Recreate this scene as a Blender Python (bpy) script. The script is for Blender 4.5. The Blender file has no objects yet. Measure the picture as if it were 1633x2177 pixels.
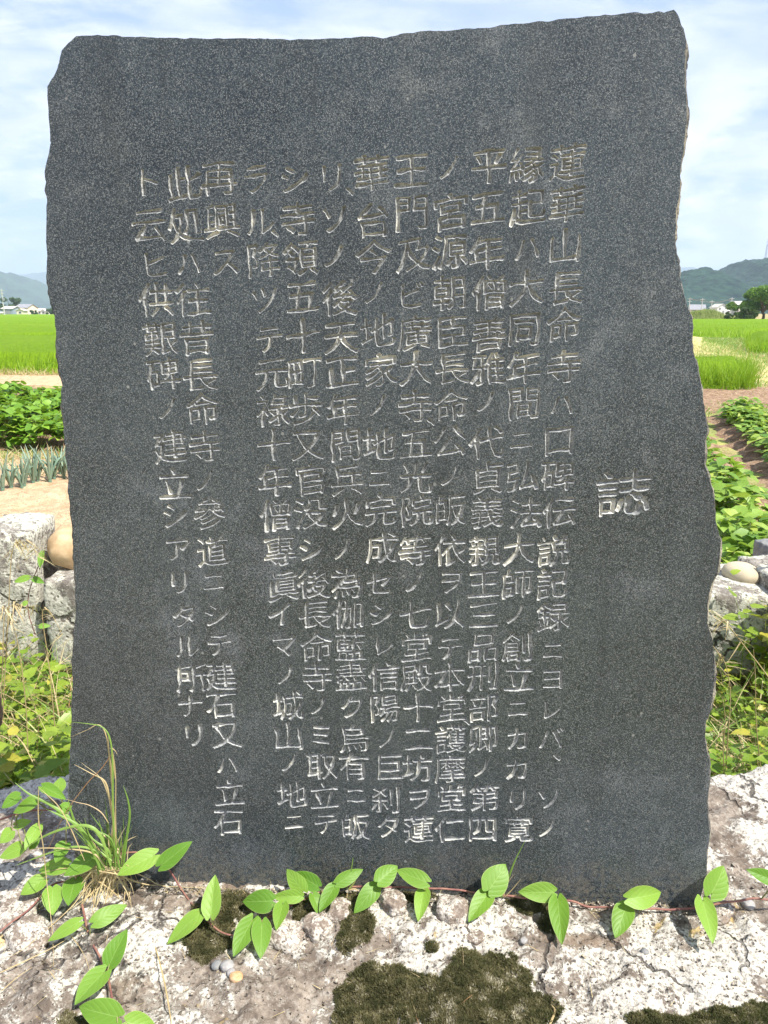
import bpy, math, random
import numpy as np
from mathutils import Vector, Matrix
from mathutils.geometry import delaunay_2d_cdt

random.seed(7); rng = np.random.default_rng(11)
scene = bpy.context.scene
COL = scene.collection
R_ = math.radians

# ------------------------------------------------------------ camera
HC = 1.40                       # camera height above the field
PITCH = R_(15.15)
FPX = 1570.0                    # focal length in photo pixels (2177 high)
cam = bpy.data.cameras.new('camera'); cam.sensor_fit = 'VERTICAL'
cam.sensor_height = 24.0; cam.sensor_width = 18.0; cam.lens = 24.0*FPX/2177.0
cam.clip_start = 0.02; cam.clip_end = 30000
camo = bpy.data.objects.new('camera', cam); COL.objects.link(camo)
camo.location = (0, 0, HC); camo.rotation_euler = (R_(90)-PITCH, 0, 0)
scene.camera = camo

# ------------------------------------------------------------ light
SUN = Vector((0.45, -0.33, 0.86)).normalized()
sun = bpy.data.lights.new('sun', 'SUN'); sun.energy = 4.4; sun.angle = R_(0.53); sun.color = (1.0, 0.955, 0.88)
suno = bpy.data.objects.new('sun', sun); COL.objects.link(suno)
suno.rotation_euler = SUN.to_track_quat('Z', 'Y').to_euler(); suno.location = (4, -3, 9)
scene.view_settings.view_transform = 'Standard'; scene.view_settings.look = 'None'
scene.view_settings.gamma = 1; scene.view_settings.use_curve_mapping = False
scene.view_settings.exposure = 1.2

# ------------------------------------------------------------ node helper
class NT:
    def __init__(s, tree): s.t = tree; s.t.nodes.clear()
    def n(s, typ, _o=0, **kw):
        nd = s.t.nodes.new(typ)
        for k, v in kw.items():
            if k.startswith('i_'):
                key = k[2:]; key = int(key) if key.isdigit() else key.replace('_', ' ')
                s.put(nd.inputs[key], v)
            else: setattr(nd, k, v)
        return nd
    def put(s, sock, v):
        if isinstance(v, bpy.types.NodeSocket): s.t.links.new(v, sock)
        elif isinstance(v, bpy.types.Node): s.t.links.new(v.outputs[0], sock)
        else:
            if hasattr(sock.default_value, '__len__') and not isinstance(v, (float, int)) and len(sock.default_value) == 4 and len(v) == 3: v = (*v, 1)
            sock.default_value = v
    def math(s, op, a, b=0.0, c=None, clamp=False):
        nd = s.t.nodes.new('ShaderNodeMath'); nd.operation = op; nd.use_clamp = clamp
        s.put(nd.inputs[0], a); s.put(nd.inputs[1], b)
        if c is not None: s.put(nd.inputs[2], c)
        return nd.outputs[0]
    def mix(s, f, a, b, mode='MIX'):
        nd = s.t.nodes.new('ShaderNodeMix'); nd.data_type = 'RGBA'; nd.blend_type = mode
        s.put(nd.inputs[0], f); s.put(nd.inputs[6], a); s.put(nd.inputs[7], b)
        return nd.outputs[2]
    def noise(s, vec, scale, detail=4, rough=0.55, dist=0.0):
        nd = s.n('ShaderNodeTexNoise'); s.put(nd.inputs['Vector'], vec)
        nd.inputs['Scale'].default_value = scale; nd.inputs['Detail'].default_value = detail
        nd.inputs['Roughness'].default_value = rough; nd.inputs['Distortion'].default_value = dist
        return nd.outputs[0]
    def voro(s, vec, scale, feature='F1', rand=1.0):
        nd = s.n('ShaderNodeTexVoronoi'); nd.feature = feature; s.put(nd.inputs['Vector'], vec)
        nd.inputs['Scale'].default_value = scale; nd.inputs['Randomness'].default_value = rand
        return nd
    def ss(s, v, lo, hi):
        nd = s.n('ShaderNodeMapRange'); nd.interpolation_type = 'SMOOTHSTEP'
        s.put(nd.inputs[0], v); nd.inputs[1].default_value = lo; nd.inputs[2].default_value = hi
        return nd.outputs[0]
    def lin(s, v, lo, hi, a=0.0, b=1.0):
        nd = s.n('ShaderNodeMapRange'); s.put(nd.inputs[0], v)
        for i, q in enumerate((lo, hi, a, b)): nd.inputs[i+1].default_value = q
        return nd.outputs[0]
    def vmul(s, v, sc):
        nd = s.n('ShaderNodeMapping'); s.put(nd.inputs[0], v); nd.inputs['Scale'].default_value = sc
        return nd.outputs[0]
    def bump(s, h, strength=0.5, dist=0.01, prev=None):
        nd = s.n('ShaderNodeBump'); s.put(nd.inputs['Height'], h)
        nd.inputs['Strength'].default_value = strength; nd.inputs['Distance'].default_value = dist
        if prev is not None: s.put(nd.inputs['Normal'], prev)
        return nd.outputs[0]

def material(name, obj_coords=True):
    m = bpy.data.materials.new(name); m.use_nodes = True
    t = NT(m.node_tree)
    tc = t.n('ShaderNodeTexCoord'); t.P = tc.outputs['Object'] if obj_coords else tc.outputs['Generated']; t.UV = tc.outputs['UV']
    t.G = t.n('ShaderNodeNewGeometry').outputs['Position']
    t.m = m
    return t
def principled(t, col, rough=0.8, normal=None, spec=0.3, transl=None, metallic=0.0):
    p = t.n('ShaderNodeBsdfPrincipled'); t.put(p.inputs['Base Color'], col); t.put(p.inputs['Roughness'], rough)
    t.put(p.inputs['Specular IOR Level'], spec); p.inputs['Metallic'].default_value = metallic
    if normal is not None: t.put(p.inputs['Normal'], normal)
    out = t.n('ShaderNodeOutputMaterial'); sh = p.outputs[0]
    if transl is not None:
        tcol, f = transl
        tr = t.n('ShaderNodeBsdfTranslucent'); t.put(tr.inputs[0], tcol)
        if normal is not None: t.put(tr.inputs['Normal'], normal)
        mx = t.n('ShaderNodeMixShader'); mx.inputs[0].default_value = f
        t.put(mx.inputs[1], sh); t.put(mx.inputs[2], tr.outputs[0]); sh = mx.outputs[0]
    t.put(out.inputs[0], sh)
    return t.m

# ------------------------------------------------------------ sky with thin clouds
world = bpy.data.worlds.new('World'); scene.world = world; world.use_nodes = True
w = NT(world.node_tree)
sky = w.n('ShaderNodeTexSky'); sky.sky_type = 'NISHITA'; sky.sun_disc = False
sky.sun_elevation = math.asin(SUN.z); sky.sun_rotation = math.atan2(SUN.x, SUN.y)
sky.air_density = 1.0; sky.dust_density = 1.2; sky.ozone_density = 2.0; sky.altitude = 300
tc = w.n('ShaderNodeTexCoord').outputs['Generated']
sep = w.n('ShaderNodeSeparateXYZ'); w.put(sep.inputs[0], tc)
zz = w.math('MAXIMUM', sep.outputs[2], 0.0)
den = w.math('ADD', zz, 0.16)
cmb = w.n('ShaderNodeCombineXYZ'); w.put(cmb.inputs[0], w.math('DIVIDE', sep.outputs[0], den)); w.put(cmb.inputs[1], w.math('DIVIDE', sep.outputs[1], den))
cv = cmb.outputs[0]
n1 = w.noise(w.vmul(cv, (0.8, 1.1, 1)), 1.1, 7, 0.6, 0.5)
n2 = w.noise(w.vmul(cv, (1.0, 1.9, 1)), 2.4, 6, 0.62, 0.8)
veil = w.math('ADD', w.math('MULTIPLY', n1, 0.62), w.math('MULTIPLY', n2, 0.38))
veil = w.ss(veil, 0.40, 0.62)
n3 = w.noise(w.vmul(tc, (1.0, 1.0, 2.3)), 5.2, 7, 0.6, 0.2)          # puffs low over the hills
puff = w.math('MULTIPLY', w.ss(n3, 0.42, 0.56), w.math('SUBTRACT', 1.0, w.ss(sep.outputs[2], 0.10, 0.42)))
shade = w.noise(w.vmul(tc, (1, 1, 2)), 9, 4, 0.5)
cloudc = w.mix(w.ss(shade, 0.35, 0.6), (6.5, 6.9, 8.3), (9.7, 9.6, 9.8))
blue = w.mix(0.60, sky.outputs[0], (4.6, 6.0, 9.2))
c1 = w.mix(w.math('MULTIPLY', veil, 0.84), blue, w.mix(0.5, cloudc, (7.7, 8.0, 9.3)))
c2 = w.mix(w.math('MULTIPLY', puff, 0.95), c1, cloudc)
bg = w.n('ShaderNodeBackground'); w.put(bg.inputs[0], c2); bg.inputs[1].default_value = 0.062
wo = w.n('ShaderNodeOutputWorld'); w.put(wo.inputs[0], bg.outputs[0])

# ------------------------------------------------------------ object helpers
def tag(o, label=None, cat=None, group=None, kind=None):
    if label: o['label'] = label
    if cat: o['category'] = cat
    if group: o['group'] = group
    if kind: o['kind'] = kind
    return o
def raw_mesh(name, V, F, mats=None, smooth=False, fmat=None, uv=None, rnd=None):
    """V (n,3) array, F list of index tuples or (m,k) array"""
    me = bpy.data.meshes.new(name)
    V = np.asarray(V, dtype=np.float32).reshape(-1, 3)
    if isinstance(F, np.ndarray) and F.ndim == 2:
        m, k = F.shape
        me.vertices.add(len(V)); me.vertices.foreach_set('co', V.ravel())
        me.loops.add(m*k); me.loops.foreach_set('vertex_index', F.astype(np.int32).ravel())
        me.polygons.add(m); me.polygons.foreach_set('loop_start', np.arange(0, m*k, k, dtype=np.int32))
        me.update(calc_edges=True)
    else:
        me.from_pydata([tuple(map(float, v)) for v in V], [], [tuple(int(i) for i in f) for f in F]); me.update()
    if smooth: me.polygons.foreach_set('use_smooth', np.ones(len(me.polygons), dtype=bool))
    for m_ in (mats if isinstance(mats, (list, tuple)) else [mats] if mats else []): me.materials.append(m_)
    if fmat is not None: me.polygons.foreach_set('material_index', np.asarray(fmat, dtype=np.int32))
    if uv is not None:
        l = me.uv_layers.new(name='UVMap'); vi = np.empty(len(me.loops), dtype=np.int32); me.loops.foreach_get('vertex_index', vi)
        l.data.foreach_set('uv', np.asarray(uv, dtype=np.float32)[vi].ravel())
    if rnd is not None:
        a = me.attributes.new('rnd', 'FLOAT', 'POINT'); a.data.foreach_set('value', np.asarray(rnd, dtype=np.float32))
    return me
def obj(name, me, parent=None, loc=None, rot=None):
    o = bpy.data.objects.new(name, me); COL.objects.link(o)
    if parent is not None: o.parent = parent
    if loc is not None: o.location = loc
    if rot is not None: o.rotation_euler = rot
    return o
def empty(name, loc=(0, 0, 0), rotz=0.0):
    o = bpy.data.objects.new(name, None); COL.objects.link(o); o.location = loc; o.rotation_euler = (0, 0, rotz)
    o.empty_display_size = 0.1
    return o
def world_of(o):
    p = Vector((0, 0, 0))
    while o is not None: p += o.location; o = o.parent
    return p
def wmesh(name, V, F, mat, parent=None, origin=None, **kw):
    """mesh given in world coordinates; stored local to its (unrotated) parent, or to a given origin"""
    V = np.asarray(V, dtype=np.float64).reshape(-1, 3)
    if parent is not None: org = np.array(world_of(parent))
    else: org = np.array(origin if origin is not None else V.mean(0))
    me = raw_mesh(name, V-org, F, mat, **kw)
    return obj(name, me, parent, None if parent is not None else tuple(org))
def copy_tree(o, parent=None):
    c = o.copy(); COL.objects.link(c); c.parent = parent
    for ch in list(o.children): copy_tree(ch, c)
    return c

# ------------------------------------------------------------ numpy noise
def _hash(ix, iy, iz):
    h = (ix.astype(np.int64)*374761393 + iy.astype(np.int64)*668265263 + iz.astype(np.int64)*2147483647) & 0xffffffff
    h = ((h ^ (h >> 13))*1274126177) & 0xffffffff
    h = (h ^ (h >> 16)) & 0xffffffff
    return h.astype(np.float64)/0xffffffff
def vnoise(x, y, z=0.0):
    x = np.asarray(x, float); y = np.asarray(y, float)+0*x; z = np.asarray(z, float)+0*x
    ix = np.floor(x); iy = np.floor(y); iz = np.floor(z); fx = x-ix; fy = y-iy; fz = z-iz
    ux = fx*fx*(3-2*fx); uy = fy*fy*(3-2*fy); uz = fz*fz*(3-2*fz)
    r = 0
    for dx in (0, 1):
        for dy in (0, 1):
            for dz in (0, 1):
                r = r + _hash(ix+dx, iy+dy, iz+dz)*(ux if dx else 1-ux)*(uy if dy else 1-uy)*(uz if dz else 1-uz)
    return r*2-1
def fbm(x, y, z=0.0, oct=4, gain=0.5, lac=2.03):
    a = 1.0; r = 0; t = 0
    x = np.asarray(x, float); y = np.asarray(y, float); z = np.asarray(z, float)
    for k in range(oct):
        r = r+a*vnoise(x+17.1*k, y-9.7*k, z+3.3*k); t += a; a *= gain; x = x*lac; y = y*lac; z = z*lac
    return r/t

# ------------------------------------------------------------ photo pixel -> place
CAM = np.array([0, 0, HC]); FW = np.array([0, math.cos(PITCH), -math.sin(PITCH)]); UP = np.array([0, math.sin(PITCH), math.cos(PITCH)]); RT = np.array([1.0, 0, 0])
def ray(px, py):
    px = np.asarray(px, float)[..., None]; py = np.asarray(py, float)[..., None]
    return FW + RT*(px-816.5)/FPX + UP*(1088.5-py)/FPX
def on_plane(px, py, P0, N):
    d = ray(px, py); t = ((P0-CAM)@N)/(d@N)
    return CAM+d*t[..., None]
def on_z(px, py, z): return on_plane(px, py, np.array([0, 0, z]), np.array([0, 0, 1.0]))
def on_y(px, py, y): return on_plane(px, py, np.array([0, y, 0]), np.array([0, 1.0, 0]))

ZR = 0.48                                  # top of the base rock
YAW, LEAN = R_(3.8), R_(1.7)
SN = np.array([-math.sin(YAW)*math.cos(LEAN), -math.cos(YAW)*math.cos(LEAN), math.sin(LEAN)])
SX = np.array([math.cos(YAW), -math.sin(YAW), 0.0]); SY = np.cross(SN, SX)
SO = on_z(816, 1900, ZR)
def stele_uv(px, py, off=0.0):
    p = on_plane(px, py, SO+SN*off, SN)-(SO+SN*off)
    return np.stack([p@SX, p@SY], -1)
def stele_pt(u, v, d=0.0):
    return SO + np.asarray(u)[..., None]*SX + np.asarray(v)[..., None]*SY + np.asarray(d)[..., None]*SN
def surf(px, py, off=0.02, lift=0.015):
    """the nearer of the stele face (plus off) and the rock top (plus lift)"""
    a = on_plane(px, py, SO+SN*off, SN); b = on_z(px, py, ZR+lift)
    da = (a-CAM)@FW; db = (b-CAM)@FW; db = np.where(db < 0, 1e9, db)
    return np.where((da < db)[..., None], a, b)
# ============================================================ materials
def mat_granite():
    t = material('dark_granite'); P = t.P
    v = t.voro(P, 780); rc = t.n('ShaderNodeSeparateColor'); t.put(rc.inputs[0], v.outputs['Color'])
    grain = t.noise(P, 560, 3, 0.75)
    big = t.noise(P, 2.6, 5, 0.6, 0.4); mid = t.noise(P, 16, 5, 0.65, 0.3)
    speck = t.math('MULTIPLY', t.ss(rc.outputs[0], 0.58, 0.88), t.ss(v.outputs['Distance'], 0.62, 0.2))
    c = t.mix(t.ss(big, 0.34, 0.66), (0.006, 0.0125, 0.017), (0.027, 0.040, 0.049))
    c = t.mix(t.ss(grain, 0.49, 0.63), c, (0.092, 0.108, 0.118))
    c = t.mix(t.ss(grain, 0.48, 0.36), c, (0.004, 0.006, 0.009))
    dust = t.math('MULTIPLY', t.ss(mid, 0.46, 0.70), t.ss(t.noise(P, 3.1, 4, 0.6, 0.8), 0.42, 0.62))
    c = t.mix(t.math('MULTIPLY', t.math('MULTIPLY', dust, t.ss(grain, 0.42, 0.56)), 0.5), c, (0.155, 0.165, 0.175))
    c = t.mix(t.math('MULTIPLY', speck, 0.7), c, (0.30, 0.30, 0.28))
    v2 = t.voro(P, 62); r2 = t.n('ShaderNodeSeparateColor'); t.put(r2.inputs[0], v2.outputs['Color'])
    chip = t.math('MULTIPLY', t.ss(r2.outputs[1], 0.94, 0.97), t.ss(v2.outputs['Distance'], 0.17, 0.10))
    c = t.mix(t.math('MULTIPLY', chip, 0.45), c, (0.36, 0.36, 0.34))
    st = t.noise(t.vmul(P, (26, 26, 1.4)), 1.0, 5, 0.65)
    c = t.mix(t.math('MULTIPLY', t.ss(st, 0.50, 0.72), 0.35), c, (0.010, 0.013, 0.014))
    c = t.mix(t.math('MULTIPLY', t.ss(st, 0.44, 0.28), 0.12), c, (0.10, 0.11, 0.115))
    zs = t.n('ShaderNodeSeparateXYZ'); t.put(zs.inputs[0], P)
    foot = t.math('MULTIPLY', t.ss(t.math('ADD', zs.outputs[2], t.math('MULTIPLY', mid, 0.12)), 0.17, 0.05), t.ss(t.noise(P, 130, 4, 0.7), 0.42, 0.6))
    c = t.mix(t.math('MULTIPLY', foot, 0.5), c, (0.17, 0.15, 0.115))
    b = t.bump(grain, 0.22, 0.001); b = t.bump(t.noise(P, 40, 4, 0.6), 0.15, 0.004, b)
    r = t.math('ADD', t.lin(dust, 0, 1, 0.36, 0.6), t.lin(st, 0.3, 0.7, -0.05, 0.08))
    return principled(t, c, r, b, 0.6)
def mat_groove():
    t = material('cut_stone'); P = t.P
    n = t.noise(P, 55, 5, 0.65, 0.5); g = t.noise(P, 500, 3, 0.7)
    c = t.mix(t.ss(n, 0.36, 0.66), (0.20, 0.21, 0.215), (0.45, 0.455, 0.445))
    c = t.mix(t.ss(g, 0.55, 0.4), c, (0.16, 0.16, 0.155))
    c = t.mix(t.math('MULTIPLY', t.ss(t.noise(P, 14, 4, 0.6), 0.55, 0.66), 0.7), c, (0.62, 0.60, 0.53))
    return principled(t, c, 0.85, t.bump(g, 0.5, 0.001), 0.2)
def mat_broken():
    t = material('broken_stone_edge'); P = t.P
    n = t.noise(P, 40, 6, 0.7, 0.4); v = t.noise(P, 350, 3, 0.7); w_ = t.noise(P, 5, 4, 0.6)
    c = t.mix(t.ss(n, 0.35, 0.65), (0.05, 0.05, 0.055), (0.22, 0.20, 0.165))
    c = t.mix(t.math('MULTIPLY', t.ss(w_, 0.42, 0.62), 0.65), c, (0.48, 0.43, 0.32))
    c = t.mix(t.ss(v, 0.5, 0.38), c, (0.03, 0.032, 0.035))
    return principled(t, c, 0.9, t.bump(t.math('ADD', n, v), 0.8, 0.003), 0.2)
def mat_rock(name, c_dark, c_mid, lichen, amt=0.5, sc=1.0, warm=(0.36, 0.22, 0.12)):
    t = material(name); P = t.P
    n = t.noise(P, 7*sc, 8, 0.68, 0.5); m = t.noise(P, 26*sc, 7, 0.7, 0.3); f = t.noise(P, 160*sc, 5, 0.75); q = t.noise(P, 3*sc, 4, 0.55, 0.8)
    c = t.mix(t.ss(m, 0.36, 0.62), c_dark, c_mid)
    c = t.mix(t.math('MULTIPLY', t.ss(q, 0.52, 0.68), 0.6), c, warm)
    # white crustose lichen: ragged patches with crisp edges
    ln = t.math('ADD', t.math('MULTIPLY', n, 0.58), t.math('ADD', t.math('MULTIPLY', m, 0.27), t.math('MULTIPLY', f, 0.15)))
    reg = t.noise(P, 2.3*sc, 3, 0.5, 0.5)
    ln = t.math('ADD', ln, t.math('MULTIPLY', t.math('SUBTRACT', reg, 0.5), 0.22))
    lo = 0.585-0.16*amt
    lm = t.ss(ln, lo, lo+0.030)
    lc = t.mix(t.ss(f, 0.38, 0.62), tuple(x*0.66 for x in lichen), lichen)
    c = t.mix(lm, c, lc)
    gr = t.noise(P, 75*sc, 5, 0.75)
    c = t.mix(t.math('MULTIPLY', t.ss(gr, 0.52, 0.60), 0.40), c, tuple(x*0.72 for x in lichen))
    c = t.mix(t.math('MULTIPLY', t.ss(gr, 0.44, 0.38), 0.5), c, c_dark)
    # ochre and grey-green lichens
    y = t.noise(P, 11*sc, 5, 0.65, 1.0)
    c = t.mix(t.math('MULTIPLY', t.ss(y, 0.64, 0.70), 0.7), c, (0.50, 0.36, 0.13))
    v = t.voro(P, 95*sc); pit = t.math('MULTIPLY', t.ss(v.outputs['Distance'], 0.33, 0.12), t.ss(t.noise(P, 30*sc, 3, 0.6), 0.46, 0.6))
    c = t.mix(t.math('MULTIPLY', pit, 0.8), c, (0.06, 0.05, 0.045))
    g = t.math('MULTIPLY', t.ss(f, 0.47, 0.36), 0.65)
    c = t.mix(g, c, (0.09, 0.075, 0.065))
    h = t.math('ADD', t.math('MULTIPLY', m, 1.0), t.math('ADD', t.math('MULTIPLY', f, 0.45), t.math('MULTIPLY', pit, -0.5)))
    h = t.math('ADD', h, t.math('MULTIPLY', lm, 0.12))
    wv = t.n('ShaderNodeVectorMath'); wv.operation = 'ADD'; t.put(wv.inputs[0], P)
    nz = t.n('ShaderNodeTexNoise'); t.put(nz.inputs['Vector'], P); nz.inputs['Scale'].default_value = 14*sc; nz.inputs['Detail'].default_value = 6
    sc_ = t.n('ShaderNodeVectorMath'); sc_.operation = 'SCALE'; t.put(sc_.inputs[0], nz.outputs['Color']); sc_.inputs['Scale'].default_value = 0.09/sc
    t.put(wv.inputs[1], sc_.outputs[0])
    ck = t.voro(wv.outputs[0], 5.5*sc, 'DISTANCE_TO_EDGE'); crack = t.math('MULTIPLY', t.ss(ck.outputs['Distance'], 0.022, 0.004), t.ss(reg, 0.46, 0.56))
    c = t.mix(t.math('MULTIPLY', crack, 0.85), c, (0.045, 0.038, 0.032)); h = t.math('SUBTRACT', h, t.math('MULTIPLY', crack, 1.2))
    return principled(t, c, 0.93, t.bump(h, 0.85, 0.006/sc), 0.15)
def attr(t, name='rnd'):
    a = t.n('ShaderNodeAttribute'); a.attribute_name = name; return a.outputs['Fac']
def mat_leaf(name, c1, c2, c3=None, transl=0.3, rough=0.45, veins=False, obj_rand=False, spec=0.4):
    t = material(name)
    r = t.n('ShaderNodeObjectInfo').outputs['Random'] if obj_rand else attr(t)
    c = t.mix(r, c1, c2)
    if c3: c = t.mix(t.ss(r, 0.86, 0.95), c, c3)
    nrm = None
    if veins:
        s = t.n('ShaderNodeSeparateXYZ'); t.put(s.inputs[0], t.UV)
        au = t.math('ABSOLUTE', t.math('SUBTRACT', s.outputs[0], 0.5))
        ph = t.math('SUBTRACT', t.math('MULTIPLY', s.outputs[1], 5.5), t.math('MULTIPLY', au, 4.6))
        st = t.math('ABSOLUTE', t.math('SINE', t.math('MULTIPLY', ph, math.pi)))
        side = t.ss(st, 0.10, 0.01); mid = t.ss(au, 0.026, 0.006)
        vn = t.math('MAXIMUM', side, mid)
        c = t.mix(t.math('MULTIPLY', vn, 0.32), c, (0.36, 0.50, 0.16))
        c = t.mix(t.math('MULTIPLY', t.ss(t.noise(t.UV, 30, 4, 0.7), 0.5, 0.7), 0.25), c, (0.10, 0.22, 0.03))
        hole = t.math('MULTIPLY', t.ss(t.noise(t.P, 9, 5, 0.7), 0.62, 0.68), t.ss(r, 0.35, 0.5))
        c = t.mix(t.math('MULTIPLY', hole, 0.7), c, (0.24, 0.17, 0.06))
        edge = t.ss(au, 0.46, 0.495)
        c = t.mix(t.math('MULTIPLY', edge, 0.35), c, (0.45, 0.5, 0.2))
        nrm = t.bump(t.math('SUBTRACT', t.math('POWER', st, 0.6), t.math('MULTIPLY', mid, 0.8)), 0.22, 0.0012)
    else:
        c = t.mix(t.math('MULTIPLY', t.ss(t.noise(t.P, 60, 3, 0.6), 0.45, 0.7), 0.3), c, tuple(x*0.55 for x in c1))
    tcol = t.mix(0.5, c, (0.42, 0.62, 0.06))
    return principled(t, c, rough, nrm, spec, (tcol, transl))
def mat_simple(name, col, rough=0.8, col2=None, sc=20, bump=0.0, spec=0.3, metallic=0.0, transl=None):
    t = material(name)
    n = t.noise(t.P, sc, 4, 0.6)
    c = t.mix(t.ss(n, 0.35, 0.65), col, col2 if col2 else tuple(x*0.8 for x in col))
    return principled(t, c, rough, t.bump(n, bump, 0.01) if bump else None, spec, transl, metallic)

M = dict(
 granite=mat_granite(), groove=mat_groove(), broken=mat_broken(),
 base=mat_rock('lichened_base_rock', (0.12, 0.096, 0.076), (0.28, 0.235, 0.19), (0.55, 0.515, 0.45), 0.64, 1.0, (0.27, 0.19, 0.13)),
 block=mat_rock('lichened_wall_block', (0.16, 0.14, 0.12), (0.32, 0.29, 0.25), (0.60, 0.58, 0.49), 0.80, 0.55),
 stone=mat_rock('lump_stone', (0.16, 0.125, 0.10), (0.30, 0.24, 0.19), (0.56, 0.51, 0.44), 0.80, 1.8),
 brown=mat_rock('reddish_rock', (0.16, 0.10, 0.075), (0.27, 0.17, 0.13), (0.5, 0.45, 0.38), 0.1, 0.7),
 tan=mat_simple('tan_boulder', (0.38, 0.26, 0.14), 0.75, (0.50, 0.37, 0.22), 14, 0.35),
 cream=mat_simple('cream_cobble', (0.46, 0.40, 0.28), 0.7, (0.38, 0.32, 0.22), 6, 0.15),
 greystone=mat_simple('grey_stone', (0.15, 0.155, 0.16), 0.85, (0.24, 0.235, 0.22), 30, 0.5),
 pebble=mat_simple('grey_pebble', (0.24, 0.235, 0.23), 0.7, (0.33, 0.31, 0.29), 90, 0.3),
 ochre=mat_simple('ochre_pebble', (0.42, 0.25, 0.12), 0.8, (0.5, 0.35, 0.2), 90, 0.3),
 vineleaf=mat_leaf('vine_leaf', (0.09, 0.21, 0.016), (0.20, 0.34, 0.045), None, 0.28, 0.5, True, True, 0.4),
 vinestem=mat_simple('red_vine_stem', (0.17, 0.065, 0.06), 0.65, (0.27, 0.14, 0.10), 60),
 weed=mat_leaf('weed_leaf', (0.11, 0.20, 0.016), (0.29, 0.37, 0.04), (0.42, 0.38, 0.06), 0.33, 0.42),
 crop=mat_leaf('crop_leaf', (0.09, 0.20, 0.022), (0.27, 0.40, 0.06), (0.38, 0.46, 0.09), 0.30, 0.5),
 bean=mat_leaf('bean_leaf', (0.07, 0.18, 0.010), (0.22, 0.38, 0.035), (0.32, 0.44, 0.06), 0.28, 0.5),
 grass=mat_leaf('grass_blade', (0.12, 0.24, 0.035), (0.26, 0.38, 0.09), (0.46, 0.40, 0.16), 0.3, 0.45),
 dry=mat_leaf('dry_grass', (0.42, 0.31, 0.15), (0.60, 0.50, 0.30), (0.30, 0.16, 0.08), 0.2, 0.6),
 rice=mat_leaf('rice_blade', (0.15, 0.29, 0.008), (0.27, 0.42, 0.014), (0.33, 0.46, 0.03), 0.35, 0.5),
 leek=mat_leaf('leek_leaf', (0.15, 0.24, 0.17), (0.27, 0.35, 0.25), (0.44, 0.46, 0.26), 0.12, 0.5),
 moss=mat_leaf('moss_shoot', (0.050, 0.050, 0.018), (0.17, 0.145, 0.070), (0.38, 0.34, 0.25), 0.15, 0.9),
 tree=mat_leaf('tree_leaf', (0.05, 0.135, 0.018), (0.16, 0.29, 0.04), None, 0.25, 0.5),
 darktree=mat_leaf('dark_tree_leaf', (0.03, 0.07, 0.022), (0.07, 0.13, 0.04), None, 0.15, 0.6),
 bark=mat_simple('bark', (0.10, 0.075, 0.055), 0.9, (0.16, 0.13, 0.10), 20, 0.4),
 cane=mat_simple('green_stem', (0.16, 0.20, 0.06), 0.7, (0.26, 0.22, 0.10), 30),
 white=mat_simple('white_wall', (0.74, 0.74, 0.72), 0.8, (0.66, 0.66, 0.64), 2),
 creamwall=mat_simple('cream_wall', (0.66, 0.60, 0.46), 0.8, (0.58, 0.52, 0.40), 2),
 greywall=mat_simple('grey_shed_wall', (0.22, 0.27, 0.33), 0.7, (0.28, 0.32, 0.36), 1.5),
 roofl=mat_simple('light_roof', (0.52, 0.49, 0.42), 0.6, (0.44, 0.42, 0.37), 2),
 roofd=mat_simple('slate_roof', (0.21, 0.21, 0.23), 0.6, (0.28, 0.28, 0.29), 2),
 glass=mat_simple('window_glass', (0.05, 0.06, 0.08), 0.15, (0.07, 0.08, 0.1), 1, 0, 0.6),
 pole=mat_simple('concrete_pole', (0.50, 0.49, 0.46), 0.8, (0.42, 0.41, 0.39), 3),
 wire=mat_simple('wire', (0.30, 0.20, 0.12), 0.6),
 steel=mat_simple('mast_steel', (0.30, 0.31, 0.34), 0.6),
)
def mat_soil():
    t = material('soil'); P = t.G
    a = t.noise(P, 0.9, 6, 0.6, 0.6); b = t.noise(P, 9, 6, 0.7); c_ = t.noise(P, 60, 4, 0.7)
    c = t.mix(t.ss(b, 0.36, 0.64), (0.25, 0.165, 0.095), (0.46, 0.34, 0.205))
    c = t.mix(t.ss(c_, 0.48, 0.36), c, (0.15, 0.095, 0.06))
    c = t.mix(t.math('MULTIPLY', t.ss(a, 0.44, 0.60), t.ss(b, 0.40, 0.54)), c, (0.40, 0.38, 0.13))
    c = t.mix(t.math('MULTIPLY', t.ss(t.noise(P, 0.35, 3, 0.5), 0.5, 0.62), 0.6), c, (0.17, 0.26, 0.05))
    return principled(t, c, 0.95, t.bump(t.math('ADD', b, t.math('MULTIPLY', c_, 0.3)), 0.9, 0.04), 0.1)
M['soil'] = mat_soil()
def mat_bed(name, a_, b_, d_):
    t = material(name); P = t.G
    b = t.noise(P, 11, 6, 0.7); c_ = t.noise(P, 70, 4, 0.7)
    c = t.mix(t.ss(b, 0.36, 0.64), a_, b_); c = t.mix(t.ss(c_, 0.46, 0.34), c, d_)
    return principled(t, c, 0.95, t.bump(t.math('ADD', b, t.math('MULTIPLY', c_, 0.4)), 1.0, 0.03), 0.1)
M['bed'] = mat_bed('dry_tilled_soil', (0.42, 0.29, 0.17), (0.56, 0.42, 0.27), (0.24, 0.15, 0.09))
M['darkbed'] = mat_bed('brown_tilled_soil', (0.20, 0.125, 0.08), (0.36, 0.25, 0.165), (0.09, 0.06, 0.04))
M['path'] = mat_bed('dry_grass_path', (0.50, 0.38, 0.19), (0.55, 0.50, 0.22), (0.30, 0.30, 0.09))
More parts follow.
